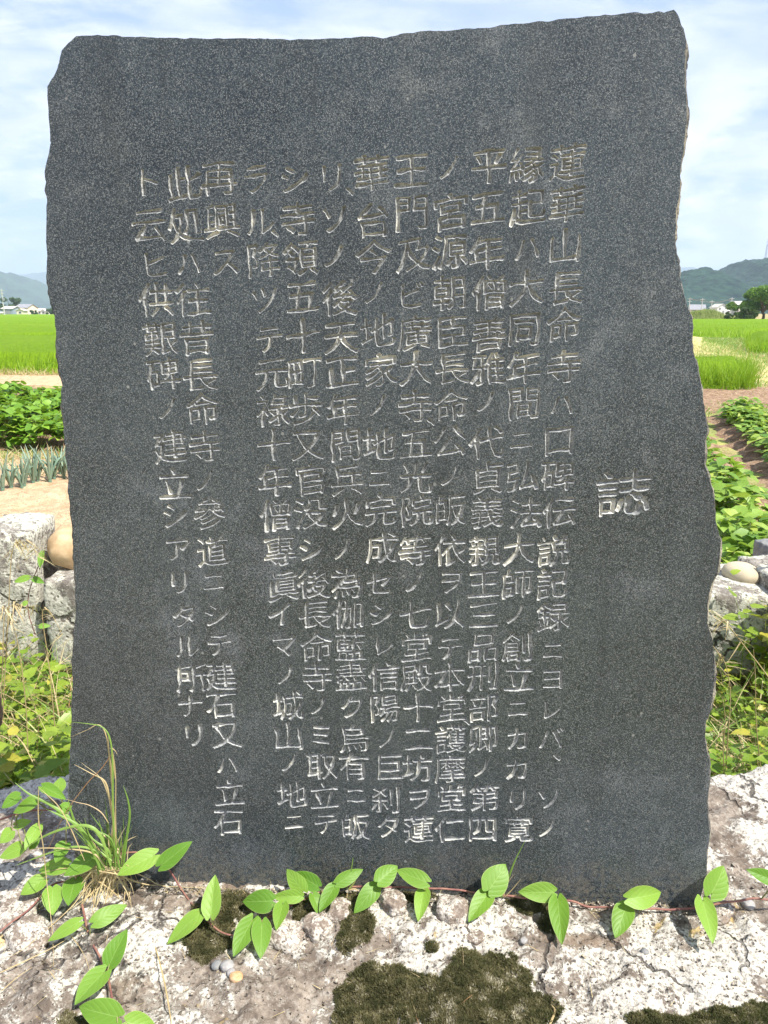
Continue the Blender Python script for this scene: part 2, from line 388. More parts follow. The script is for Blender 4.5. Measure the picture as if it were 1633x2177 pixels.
def mat_forest(name, a_, b_, sc):
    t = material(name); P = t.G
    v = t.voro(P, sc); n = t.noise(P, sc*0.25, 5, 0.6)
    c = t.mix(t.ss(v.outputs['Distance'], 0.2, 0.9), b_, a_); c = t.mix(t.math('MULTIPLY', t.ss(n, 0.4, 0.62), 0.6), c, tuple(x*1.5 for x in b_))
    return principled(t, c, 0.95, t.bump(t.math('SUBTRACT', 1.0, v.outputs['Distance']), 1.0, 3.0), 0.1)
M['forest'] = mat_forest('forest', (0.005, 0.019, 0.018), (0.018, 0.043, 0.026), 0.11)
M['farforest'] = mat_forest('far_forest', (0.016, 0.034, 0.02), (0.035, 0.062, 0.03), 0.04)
M['ricetop'] = None
def mat_ricetop():
    t = material('rice_canopy'); P = t.G
    a = t.noise(P, 0.25, 5, 0.6, 0.4); b = t.noise(t.vmul(P, (4.0, 1.6, 1)), 2.5, 5, 0.7)
    c = t.mix(t.ss(b, 0.3, 0.7), (0.14, 0.27, 0.008), (0.26, 0.43, 0.014))
    c = t.mix(t.math('MULTIPLY', t.ss(a, 0.45, 0.62), 0.35), c, (0.27, 0.42, 0.03))
    return principled(t, c, 0.8, t.bump(b, 1.0, 0.2), 0.15, ((0.30, 0.55, 0.03), 0.25))
M['ricetop'] = mat_ricetop()

# ============================================================ terrain, fields, hills (setting)
gx = np.concatenate([np.linspace(-9000, -40, 12), np.linspace(-24, 24, 97), np.linspace(40, 9000, 12)])
gy = np.concatenate([np.linspace(-60, -4, 4), np.linspace(-2, 34, 109), np.linspace(50, 11000, 14)])
def ground_z(x, y):
    near = np.clip(1-(np.abs(x)+np.abs(y-6))/30, 0, 1)
    return near*(0.035*fbm(x*0.9, y*0.9, 0, 4)+0.02*vnoise(x*4, y*4, 1.0))-0.02
def grid_mesh(xs, ys, zf):
    X, Y = np.meshgrid(xs, ys); Z = zf(X, Y); V = np.stack([X, Y, Z], -1).reshape(-1, 3)
    nx, ny = len(xs), len(ys); i = np.arange(nx*ny).reshape(ny, nx)
    F = np.stack([i[:-1, :-1], i[:-1, 1:], i[1:, 1:], i[1:, :-1]], -1).reshape(-1, 4)
    return V, F
V, F = grid_mesh(gx, gy, ground_z)
g = wmesh('ground', V, F, M['soil'], origin=(0, 0, 0), smooth=True)
tag(g, 'flat farmland ground of dry soil and short weeds around the stone', 'ground', kind='structure')

def bed(name, corners, nx, ny, z0, amp, fr, mat, label, ridge=None):
    """tilled soil patch, corners bl, br, tr, tl"""
    a, b, c, d = [np.array(q, float) for q in corners]
    s = np.linspace(0, 1, nx); t = np.linspace(0, 1, ny); S, T = np.meshgrid(s, t)
    XY = (a[None, None]*(1-S[..., None])*(1-T[..., None])+b*(S[..., None])*(1-T[..., None])+c*S[..., None]*T[..., None]+d*(1-S[..., None])*T[..., None])
    X, Y = XY[..., 0], XY[..., 1]
    e = np.minimum(np.minimum(S, 1-S), np.minimum(T, 1-T)); e = np.clip(e*12, 0, 1)
    Z = ground_z(X, Y)*0.3 + z0*e - 0.03*(1-e) + e*amp*(fbm(X*fr, Y*fr, 3.0, 5, 0.6))
    if ridge is not None: Z = Z+e*ridge(X, Y)
    V = np.stack([X, Y, Z], -1).reshape(-1, 3); i = np.arange(nx*ny).reshape(ny, nx)
    F = np.stack([i[:-1, :-1], i[:-1, 1:], i[1:, 1:], i[1:, :-1]], -1).reshape(-1, 4)
    o = wmesh(name, V, F, mat, origin=(0, 0, 0), smooth=True)
    return tag(o, label, 'soil', kind='structure')
bed('soil_bed', [(-9, 3.0), (0.6, 3.0), (0.4, 7.4), (-9, 7.4)], 190, 90, 0.03, 0.05, 5, M['bed'], 'dry pale tilled soil left of the stone where leeks grow')
bed('bean_bed', [(-13, 7.6), (0.4, 7.6), (0.4, 14.6), (-13, 14.6)], 90, 60, 0.03, 0.05, 4, M['darkbed'], 'brown soil under the bean rows left of the stone')
RD = np.array([0.275, 0.961]); RN = np.array([0.961, -0.275]); RO = np.array([3.0, 5.6])     # right hand crop rows: direction, normal, a furrow point
def row_off(X, Y): return (X-RO[0])*RN[0]+(Y-RO[1])*RN[1]
PW = 1.02
bed('crop_bed', [(1.0, 2.95), (9, 2.95), (12, 10.6), (1.0, 10.6)], 240, 150, 0.04, 0.06, 5, M['darkbed'], 'brown ridged soil under the leafy crop right of the stone',
    ridge=lambda X, Y: 0.07*np.cos(2*np.pi*(row_off(X, Y)/PW+0.5)))
bed('dry_field_strip', [(0.5, 10.8), (16, 10.8), (16, 14.3), (0.5, 14.3)], 120, 50, 0.03, 0.06, 3, M['darkbed'], 'bare brown strip between the crop and the rice')
bed('soil_strip', [(-22, 14.9), (1, 14.9), (1, 17.3), (-22, 17.3)], 60, 14, 0.03, 0.03, 3, M['bed'], 'pale bare strip in front of the left rice field')

def ridge_mesh(name, pts, dist, depth, mat, label, amp, fr, z_floor=-3, steps=26, nx=220, px_pad=0):
    """a wooded hill: skyline given as photo pixels, placed at a real distance, with slopes in front and behind"""
    P = np.array(pts, float); xs = np.linspace(P[0, 0], P[-1, 0], nx); ys = np.interp(xs, P[:, 0], P[:, 1])
    top = on_y(xs, ys, dist)
    V = []; tt = np.linspace(-1, 1, steps)
    for t in tt:
        prof = math.cos(t*math.pi/2)**1.3 if abs(t) < 1 else 0
        y = dist+depth*t+0*xs
        x = top[:, 0]
        n = fbm(x*fr, y*fr, 1.7, 5, 0.55); n2 = fbm(x*fr*6, y*fr*6, 4.2, 3, 0.6)+0.7*np.abs(vnoise(x*fr*22, y*fr*22, 1.0))-0.35
        h = top[:, 2]*prof*(1+0.10*n*(1-prof**2))+amp*(n2+0.25*n)*(0.35+0.65*prof)*(1 if prof > 0 else 0)
        V.append(np.stack([x, y, np.maximum(h, z_floor) if prof > 0 else h*0+z_floor], -1))
    V = np.array(V).reshape(-1, 3); i = np.arange(steps*nx).reshape(steps, nx)
    F = np.stack([i[:-1, :-1], i[:-1, 1:], i[1:, 1:], i[1:, :-1]], -1).reshape(-1, 4)
    o = wmesh(name, V, F, mat, origin=(0, 0, 0), smooth=False)
    return tag(o, label, 'hill', kind='structure')
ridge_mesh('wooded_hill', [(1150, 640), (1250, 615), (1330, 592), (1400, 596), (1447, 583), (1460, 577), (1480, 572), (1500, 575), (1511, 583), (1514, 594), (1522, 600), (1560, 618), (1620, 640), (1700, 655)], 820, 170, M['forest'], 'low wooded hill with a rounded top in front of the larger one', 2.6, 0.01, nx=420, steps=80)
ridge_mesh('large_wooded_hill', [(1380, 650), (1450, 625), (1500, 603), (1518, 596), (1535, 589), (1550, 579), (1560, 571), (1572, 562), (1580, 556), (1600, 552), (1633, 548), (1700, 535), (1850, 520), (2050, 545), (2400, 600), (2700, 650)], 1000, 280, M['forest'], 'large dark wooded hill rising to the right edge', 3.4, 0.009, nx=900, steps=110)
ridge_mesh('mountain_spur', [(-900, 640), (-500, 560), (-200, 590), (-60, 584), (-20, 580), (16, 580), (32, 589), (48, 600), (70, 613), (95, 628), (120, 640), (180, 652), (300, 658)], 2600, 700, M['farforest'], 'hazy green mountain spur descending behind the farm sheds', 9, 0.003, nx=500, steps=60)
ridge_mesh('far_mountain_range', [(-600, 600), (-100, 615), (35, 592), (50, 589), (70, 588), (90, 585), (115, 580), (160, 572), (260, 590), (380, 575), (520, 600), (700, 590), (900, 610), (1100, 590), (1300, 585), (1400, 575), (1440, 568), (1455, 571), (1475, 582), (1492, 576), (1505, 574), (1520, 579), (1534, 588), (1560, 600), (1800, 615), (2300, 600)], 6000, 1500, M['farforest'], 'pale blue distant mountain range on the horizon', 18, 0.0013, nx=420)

# ============================================================ foliage batches
def ribbons(base, dirs, length, width, bend, segs=3, side=None, rngv=None, taper=True):
    """curved tapering blades. base (n,3) dirs (n,3) unit, bend: downwards (n,) -> V,F,rnd"""
    n = len(base); up = np.array([0, 0, 1.0])
    if side is None:
        a = rng.uniform(0, 2*np.pi, n); side = np.stack([np.cos(a), np.sin(a), 0*a], -1)
    T = np.linspace(0, 1, segs+1)
    V = np.zeros((n, segs+1, 2, 3))
    lean = dirs*np.array([1, 1, 0]); ln = np.linalg.norm(lean, axis=1, keepdims=True); lean = np.where(ln > 1e-3, lean/np.maximum(ln, 1e-3), side)
    for k, t in enumerate(T):
        c = base+dirs*(length*t)[:, None]+(lean*0.8-up*0.75)*(bend*length*t*t)[:, None]
        wd = width*(1-t**1.6 if taper else 1)+0.0
        wd = np.maximum(wd, width*0.05)
        V[:, k, 0] = c-side*wd[:, None]*0.5; V[:, k, 1] = c+side*wd[:, None]*0.5
    idx = np.arange(n*(segs+1)*2).reshape(n, segs+1, 2)
    F = np.stack([idx[:, :-1, 0], idx[:, :-1, 1], idx[:, 1:, 1], idx[:, 1:, 0]], -1).reshape(-1, 4)
    r = rng.uniform(0, 1, n) if rngv is None else rngv
    return V.reshape(-1, 3), F, np.repeat(r, (segs+1)*2)
LEAF_LO_V = np.array([[0, 0, 0], [0.24, -0.05, 0.05], [0.36, 0.28, 0.10], [0.22, 0.70, 0.05], [0, 1.0, -0.10], [-0.22, 0.70, 0.05], [-0.36, 0.28, 0.10], [-0.24, -0.05, 0.05], [0, 0.36, 0.0], [0, 0.72, 0.0]])
LEAF_LO_F = np.array([[0, 1, 2, 8], [8, 2, 3, 9], [9, 3, 4, 4], [0, 8, 6, 7], [8, 9, 5, 6], [9, 4, 4, 5]])
LEAF_TRI = np.array([[0, 1, 2], [0, 2, 8], [8, 2, 3], [8, 3, 9], [9, 3, 4], [0, 8, 6], [0, 6, 7], [8, 9, 5], [8, 5, 6], [9, 4, 5]])
def leaves(base, d, nrm, size, wid=1.0, rngv=None):
    n = len(base)
    d = d/np.linalg.norm(d, axis=1, keepdims=True); s = np.cross(d, nrm); s /= np.maximum(np.linalg.norm(s, axis=1, keepdims=True), 1e-6); z = np.cross(s, d)
    wv = np.broadcast_to(wid, (n,))
    L = LEAF_LO_V
    V = base[:, None]+size[:, None, None]*(s[:, None]*L[None, :, 0:1]*wv[:, None, None]+d[:, None]*L[None, :, 1:2]+z[:, None]*L[None, :, 2:3])
    F = (LEAF_TRI[None]+np.arange(n)[:, None, None]*len(L)).reshape(-1, 3)
    r = rng.uniform(0, 1, n) if rngv is None else rngv
    return V.reshape(-1, 3), F, np.repeat(r, len(L))
def join(parts):
    Vs, Fs, Rs = [], [], []; o = 0
    for V, F, r in parts:
        if F.shape[1] == 4: F = np.concatenate([F[:, [0, 1, 2]], F[:, [0, 2, 3]]])
        Vs.append(V); Fs.append(F+o); Rs.append(r); o += len(V)
    return np.concatenate(Vs), np.concatenate(Fs), np.concatenate(Rs)
def rdir(n, up=1.0, spread=1.0):
    a = rng.uniform(0, 2*np.pi, n); s = np.abs(rng.normal(0, 1, n))*spread
    v = np.stack([np.cos(a)*s, np.sin(a)*s, np.full(n, up)], -1); return v/np.linalg.norm(v, axis=1, keepdims=True)
def tube(path, rad, k=6, caps=True):
    P = np.array(path, float); n = len(P); rad = np.broadcast_to(rad, (n,))
    T = np.gradient(P, axis=0); T /= np.maximum(np.linalg.norm(T, axis=1, keepdims=True), 1e-9)
    ref = np.array([0.3, 0.5, 0.8]) if abs(T[0][2]) < 0.9 else np.array([1.0, 0, 0])
    V = []
    for i in range(n):
        a = np.cross(T[i], ref); a /= np.linalg.norm(a); b = np.cross(T[i], a)
        for j in range(k):
            q = 2*math.pi*j/k; V.append(P[i]+rad[i]*(math.cos(q)*a+math.sin(q)*b))
    F = [(i*k+j, i*k+(j+1) % k, (i+1)*k+(j+1) % k, (i+1)*k+j) for i in range(n-1) for j in range(k)]
    return np.array(V), np.array(F)
def smooth_path(P, n):
    """Catmull-Rom through points"""
    P = np.array(P, float); Q = np.concatenate([[2*P[0]-P[1]], P, [2*P[-1]-P[-2]]]); out = []
    m = len(P)-1
    for s in np.linspace(0, m-1e-6, n):
        i = int(s); t = s-i; p0, p1, p2, p3 = Q[i:i+4]
        out.append(0.5*((2*p1)+(-p0+p2)*t+(2*p0-5*p1+4*p2-p3)*t*t+(-p0+3*p1-3*p2+p3)*t**3))
    return np.array(out)

# ------------------------------------------------------------ rice fields (stuff) : canopy sheet with blades standing through it
def rice_field(quad, h, nblade, label, front=3.5):
    a, b, c, d = [np.array(q, float) for q in quad]
    def at(S, T): S = S[..., None]; T = T[..., None]; return a*(1-S)*(1-T)+b*S*(1-T)+c*S*T+d*(1-S)*T
    ln = np.linalg.norm(d-a); wd = np.linalg.norm(b-a)
    nx = int(min(160, max(10, wd/0.5))); ny = int(min(60, max(6, ln/0.5)))
    S, T = np.meshgrid(np.linspace(0, 1, nx), np.linspace(0, 1, ny)); XY = at(S, T); e = (T < 1e-6) | (T > 1-1e-6) | (S < 1e-6) | (S > 1-1e-6)
    Z = h*0.82+0.05*fbm(XY[..., 0]*1.5, XY[..., 1]*1.5, 2.0, 3)+0.06*fbm(XY[..., 0]*.2, XY[..., 1]*.2, 5.0, 2); Z = np.where(e, 0.0, Z)
    V0 = np.concatenate([XY, Z[..., None]], -1).reshape(-1, 3); i = np.arange(nx*ny).reshape(ny, nx)
    F0 = np.stack([i[:-1, :-1], i[:-1, 1:], i[1:, 1:], i[1:, :-1]], -1).reshape(-1, 4)
    # blades: most of them in the strip nearest to the camera
    n = nblade; T = np.where(rng.uniform(0, 1, n) < 0.7, rng.uniform(0, min(1, front/ln), n), rng.uniform(0, 1, n)**1.5); S = rng.uniform(0, 1, n)
    p = at(S, T); tuft = rng.normal(0, 0.03, (n, 2)); bq = np.concatenate([np.round(p/0.16)*0.16*0.6+p*0.4+tuft, np.zeros((n, 1))], -1)
    dist = np.maximum(bq[:, 1], 12)
    V1, F1, r1 = ribbons(bq, rdir(n, 1.0, 0.22), rng.uniform(0.8, 1.18, n)*h, 0.012*dist/15, rng.uniform(0.05, 0.5, n), 3)
    m0 = F0[:, [0, 1, 2]], F0[:, [0, 2, 3]]
    V = np.concatenate([V0, V1]); F1 = np.concatenate([F1[:, [0, 1, 2]], F1[:, [0, 2, 3]]])
    F = np.concatenate([m0[0], m0[1], F1+len(V0)]); fm = np.concatenate([np.zeros(len(F0)*2), np.ones(len(F1))])
    o = wmesh('rice_field', V, F, [M['ricetop'], M['rice']], origin=(*(a*0.5+b*0.5), 0), fmat=fm, rnd=np.concatenate([np.full(len(V0), 0.5), r1]))
    return tag(o, label, 'rice', kind='stuff')
rice_field([(-24, 17.4), (1.5, 17.4), (3, 32), (-36, 32)], 0.62, 26000, 'nearest bright green rice field left of the stone')
rice_field([(-40, 33.2), (3, 33.2), (5, 62), (-60, 62)], 0.60, 9000, 'second bright green rice field beyond the nearest one on the left', 4)
rice_field([(-70, 63.5), (4, 63.5), (8, 130), (-120, 130)], 0.60, 6000, 'third rice field on the left, a thin bright band', 6)
rice_field([(-150, 132), (8, 132), (8, 330), (-300, 330)], 0.60, 3000, 'farthest rice field on the left reaching the sheds', 10)
rice_field([(3.6, 13.8), (6.85, 13.8), (8.1, 16.7), (4.6, 16.9)], 0.60, 9000, 'small near rice patch right of the stone edge', 5)
rice_field([(12.6, 26), (34, 21), (48, 39), (18.9, 40)], 0.60, 16000, 'right rice field beyond the dry grass path', 4)
rice_field([(10, 57), (19.6, 41.8), (50, 62), (13, 63)], 0.60, 8000, 'middle rice field on the right, seen as a bright band', 4)
rice_field([(8.2, 64), (62, 64), (95, 104), (8.2, 104)], 0.60, 6000, 'far rice field on the right in front of the trees', 5)
# grassy path (setting)
pp = smooth_path([(19.5, 55), (17.4, 46), (14.6, 38), (12.8, 32), (11.4, 28), (10.3, 24), (9.5, 20), (9.3, 16), (9.8, 12)], 40)
pv = []
for i, p in enumerate(pp):
    tdir = pp[min(i+1, 39)]-pp[max(i-1, 0)]; nn = np.array([-tdir[1], tdir[0]])/np.linalg.norm(tdir)
    for s in np.linspace(-1, 1, 9): q = p+nn*s*1.7; pv.append((q[0], q[1], 0.035*(1-s*s)+0.03*vnoise(q[0]*2, q[1]*2, 0.5)-0.02*(abs(s) > .9)))
idx = np.arange(360).reshape(40, 9)
o = wmesh('path', np.array(pv), np.stack([idx[:-1, :-1], idx[:-1, 1:], idx[1:, 1:], idx[1:, :-1]], -1).reshape(-1, 4), M['path'], origin=(0, 0, 0), smooth=True)
tag(o, 'dry yellow grass path curving between the rice fields on the right', 'path', kind='structure')
def grass_area(label, n, fx, h, w_, mat, name='grass', dryf=0.0, bend=(0.2, 0.8), spread=0.5):
    p = fx(n); z = ground_z(p[:, 0], p[:, 1])
    V, F, r = ribbons(np.column_stack([p, z]), rdir(n, 1, spread), rng.uniform(*h, n), rng.uniform(*w_, n), rng.uniform(*bend, n), 3)
    F = np.concatenate([F[:, [0, 1, 2]], F[:, [0, 2, 3]]])
    o = wmesh(name, V, F, mat, origin=(*p.mean(0), 0), rnd=r); return tag(o, label, 'grass', kind='stuff')
grass_area('yellow green grass verge between the small rice patch and the path', 26000, lambda n: (lambda y: np.column_stack([rng.uniform(0, 1, n)*8+0.42*y, y]))(rng.uniform(14.5, 42, n)), (0.08, 0.26), (0.012, 0.03), M['grass'])
grass_area('dry straw in the verge right of the small rice patch', 6000, lambda n: np.column_stack([rng.uniform(6.3, 14, n), rng.uniform(13.6, 30, n)]), (0.08, 0.28), (0.012, 0.026), M['dry'], 'straw')
def along(n):
    i = rng.uniform(3, 38, n); k = i.astype(int); p = pp[k]*(1-(i-k))[:, None]+pp[k+1]*(i-k)[:, None]
    return p+rng.normal(0, 0.75, (n, 2))
grass_area('short yellow green grass along the right path', 9000, along, (0.06, 0.22), (0.008, 0.02), M['grass'])
grass_area('yellowish weeds between the leeks and the bean rows', 9000, lambda n: np.column_stack([rng.uniform(-9, 0.2, n), rng.normal(7.0, 0.35, n)]), (0.05, 0.2), (0.006, 0.014), M['dry'], 'dry_weeds')
grass_area('green weed blades between the leeks and the bean rows', 6000, lambda n: np.column_stack([rng.uniform(-9, 0.2, n), rng.normal(7.0, 0.4, n)]), (0.05, 0.18), (0.006, 0.014), M['grass'])
grass_area('sparse weeds on the brown strip at right', 6000, lambda n: np.column_stack([rng.uniform(2, 15, n), rng.normal(11.0, 0.6, n)]), (0.04, 0.16), (0.008, 0.016), M['grass'])
grass_area('dry straw scattered on the brown strip at right', 5000, lambda n: np.column_stack([rng.uniform(2, 15, n), rng.uniform(10.6, 14.2, n)]), (0.05, 0.2), (0.008, 0.016), M['dry'], 'straw', spread=2.0)
grass_area('tufts of dry weeds before the left rice field', 5000, lambda n: np.column_stack([rng.uniform(-16, 0, n), rng.normal(17.1, 0.2, n)]), (0.06, 0.35), (0.008, 0.02), M['dry'], 'dry_weeds')
# ============================================================ far buildings
def box(c, s):
    x, y, z = c; a, b, h = s[0]/2, s[1]/2, s[2]
    V = [(x-a, y-b, z), (x+a, y-b, z), (x+a, y+b, z), (x-a, y+b, z), (x-a, y-b, z+h), (x+a, y-b, z+h), (x+a, y+b, z+h), (x-a, y+b, z+h)]
    return V, [(3, 2, 1, 0), (4, 5, 6, 7), (0, 1, 5, 4), (1, 2, 6, 5), (2, 3, 7, 6), (3, 0, 4, 7)]
def quick(name, V, F, mat, parent): return obj(name, raw_mesh(name, V, [tuple(f) for f in F], mat), parent)
def building(name, label, loc, rz, w_, d, h, rh, wall, roof, wins, doors=(), gable='x', over=0.35, group=None):
    """box with a pitched roof; ridge along local x ('x') or local y ('y'); front is -y. wins: (x, z, w, h)"""
    root = empty(name, loc, rz); tag(root, label, 'building', group)
    a, b = w_/2, d/2
    if gable == 'x':
        V = [(-a, -b, -0.6), (a, -b, -0.6), (a, b, -0.6), (-a, b, -0.6), (-a, -b, h), (a, -b, h), (a, b, h), (-a, b, h), (-a, 0, h+rh), (a, 0, h+rh)]
        F = [(0, 1, 5, 4), (2, 3, 7, 6), (1, 2, 6, 9, 5), (3, 0, 4, 8, 7)]
    else:
        V = [(-a, -b, -0.6), (a, -b, -0.6), (a, b, -0.6), (-a, b, -0.6), (-a, -b, h), (a, -b, h), (a, b, h), (-a, b, h), (0, -b, h+rh), (0, b, h+rh)]
        F = [(0, 1, 5, 8, 4), (2, 3, 7, 9, 6), (1, 2, 6, 5), (3, 0, 4, 7)]
    quick('wall', V, F, wall, root)
    t = 0.16; k = over
    if gable == 'x':
        sl = rh/b; e = [(-b-k, h-sl*k), (0, h+rh), (b+k, h-sl*k)]
        pts = [(y, z+0.03) for y, z in e]+[(y, z+t) for y, z in reversed(e)]
        V = [(-a-k, y, z) for y, z in pts]+[(a+k, y, z) for y, z in pts]
    else:
        sl = rh/a; e = [(-a-k, h-sl*k), (0, h+rh), (a+k, h-sl*k)]
        pts = [(y, z+0.03) for y, z in e]+[(y, z+t) for y, z in reversed(e)]
        V = [(x, -b-k, z) for x, z in pts]+[(x, b+k, z) for x, z in pts]
    F = [(0, 1, 4, 5), (1, 2, 3, 4), (6, 7, 10, 11)[::-1], (7, 8, 9, 10)[::-1]]+[(i, (i+1) % 6, (i+1) % 6+6, i+6) for i in range(6)]
    quick('roof', V, F, roof, root)
    for (x, z, ww, hh) in wins:
        V, F = box((x, -b-0.03, z), (ww+0.24, 0.10, hh+0.24)); wi = quick('window', V, F, M['roofl'], root)
        V, F = box((x, -b-0.07, z+0.12), (ww, 0.06, hh)); quick('pane', V, F, M['glass'], wi)
    for (x, z, ww, hh, m) in doors:
        V, F = box((x, -b-0.04, z), (ww, 0.10, hh)); quick('door', V, F, m, root)
    return root
def far(px, d): return float(on_y(px, 663, d)[0])
D = 330
building('farm_shed', 'long grey walled farm shed with pale sloping roof beside the utility pole at left', (far(25, D), D, 0), 0, 4.6, 8, 2.7, 1.0, M['greywall'], M['roofl'], [], [(-0.2, 0, 3.2, 2.2, M['roofd'])])
building('storage_hut', 'small cream hut with sloping roof between the grey shed and the larger farmhouse', (far(47, D-12), D-12, 0), R_(8), 2.8, 5, 2.0, 0.6, M['creamwall'], M['creamwall'], [(0, 0.8, 0.8, 0.7)], gable='y')
building('farmhouse', 'farmhouse with grey roof and bright cream gable end behind the small hut', (far(57, D+14), D+14, 0), R_(-14), 6.6, 7, 3.2, 1.5, M['creamwall'], M['roofd'], [(-1.6, 1.2, 1.2, 1.0), (0.4, 1.2, 1.0, 1.0)])
building('low_house', 'low house with pale roof and dark windows at the left stone edge', (far(84, D+30), D+30, 0), R_(5), 5.0, 6, 1.9, 1.0, M['roofl'], M['roofl'], [(-1.2, 0.6, 1.0, 0.9), (0.8, 0.6, 1.0, 0.9)])
building('white_cottage', 'small white cottage nearly hidden by the left edge of the stone', (far(98, D+10), D+10, 0), R_(-10), 2.6, 4, 1.8, 0.8, M['white'], M['white'], [(0, 0.7, 0.8, 0.7)], gable='y')
building('garden_wall_shed', 'long low cream shed at the left picture edge before the trees', (far(-6, D-20), D-20, 0), 0, 5.0, 2, 1.0, 0.35, M['creamwall'], M['roofl'], [(0.5, 0.3, 0.6, 0.4)])
D2 = 400
building('grey_roof_house', 'cream house with long grey roof right beside the stone edge', (far(1482, D2-60), D2-60, 0), R_(-18), 6.0, 6, 2.5, 2.0, M['creamwall'], M['roofd'], [(-1.5, 1.0, 1.2, 1.0), (1.0, 1.0, 1.2, 1.0)])
building('white_house', 'white gabled house with one dark window and door among the poles', (far(1527, D2-30), D2-30, 0), R_(6), 5.2, 7, 3.6, 1.5, M['white'], M['roofl'], [(-1.3, 2.4, 0.6, 0.8)], [(0.55, 0, 0.8, 2.0, M['roofd'])], gable='y')
building('white_annex', 'low white annex attached right of the white gabled house', (far(1546, D2-26), D2-26, 0), 0, 4.2, 5, 2.0, 0.6, M['white'], M['white'], [(-0.6, 1.0, 0.8, 0.7)])
building('wide_roof_house', 'wide house with pale brown roof behind the round bush tree', (far(1581, D2-40), D2-40, 0), 0, 9.5, 8, 4.6, 1.6, M['roofl'], M['roofl'], [(-2.6, 2.4, 1.4, 1.0), (1.8, 2.4, 1.4, 1.0)])

def utility_pole(px, d, h, label, arms=2, lamp=False):
    r = empty('utility_pole', (far(px, d), d, 0)); tag(r, label, 'utility pole', 'utility poles')
    V, F = tube([(0, 0, -0.5), (0, 0, h)], [0.19, 0.13], 8); quick('pole', V, F, M['pole'], r)
    for k in range(arms):
        V, F = box((0, 0, h-0.5-0.9*k), (1.9-0.3*k, 0.12, 0.14)); quick('crossarm', V, F, M['pole'], r)
    if lamp:
        V, F = box((0.35, -0.1, h*0.58), (0.5, 0.4, 0.8)); quick('transformer', V, F, M['steel'], r)
    return r
utility_pole(9, 250, 8.6, 'leaning-looking tall utility pole beside the grey shed', 2, True)
utility_pole(1464, 300, 6.8, 'utility pole half hidden behind the right stone edge')
utility_pole(1491, 300, 6.6, 'utility pole with wide crossarm before the grey roofed house')
utility_pole(1511.5, 300, 5.8, 'thin utility pole between the grey roofed house and the white house', 1)
utility_pole(1553, 300, 6.9, 'utility pole right of the white house, the last of the row')
def wire_span(p0, p1, h0, h1, d, sag, label):
    a = np.array([far(p0, d), d, h0]); b = np.array([far(p1, d), d, h1]); T = np.linspace(0, 1, 14)
    P = a[None]*(1-T)[:, None]+b[None]*T[:, None]; P[:, 2] -= sag*4*T*(1-T)
    V, F = tube(P, 0.07, 4); o = wmesh('power_line', V, F, M['wire'], origin=tuple(a)); tag(o, label, 'power line', 'power lines between the poles')
wire_span(1464, 1491, 6.4, 5.9, 299.8, 0.25, 'brown power cable between the stone edge and the wide crossarm pole')
wire_span(1491, 1511.5, 5.9, 4.9, 299.8, 0.2, 'power cable left of the thin utility pole')
wire_span(1511.5, 1553, 4.9, 6.4, 299.8, 0.35, 'brown power cable sagging above the white house')
# mast on the hill
mx, mz = far(1613, 1000), float(on_y(1613, 551, 1000)[2])
r = empty('radio_mast', (mx, 1000, mz-6)); tag(r, 'thin lattice radio mast on top of the large wooded hill', 'mast')
H = 24
for sx, sy in ((-1, -1), (1, -1), (1, 1), (-1, 1)):
    V, F = tube([(sx*1.3, sy*1.3, 0), (sx*0.3, sy*0.3, H)], 0.10, 4); quick('leg', V, F, M['steel'], r)
V2, F2 = [], []; o_ = 0
for k in range(7):
    z0, z1 = H*k/7, H*(k+1)/7; w0, w1 = 1.3-1.0*k/7, 1.3-1.0*(k+1)/7
    for sx, sy, tx, ty in ((-1, -1, 1, -1), (1, -1, 1, 1), (1, 1, -1, 1), (-1, 1, -1, -1)):
        for (pz, pw, qz, qw) in ((z0, w0, z1, w1), (z1, w1, z0, w0)):
            V, F = tube([(sx*pw, sy*pw, pz), (tx*qw, ty*qw, qz)], 0.06, 3); V2.append(V); F2.append(F+o_); o_ += len(V)
quick('bracing', np.concatenate(V2), np.concatenate(F2), M['steel'], r)
V, F = tube([(0, 0, H), (0, 0, H+7)], 0.18, 5); quick('antenna', V, F, M['steel'], r)

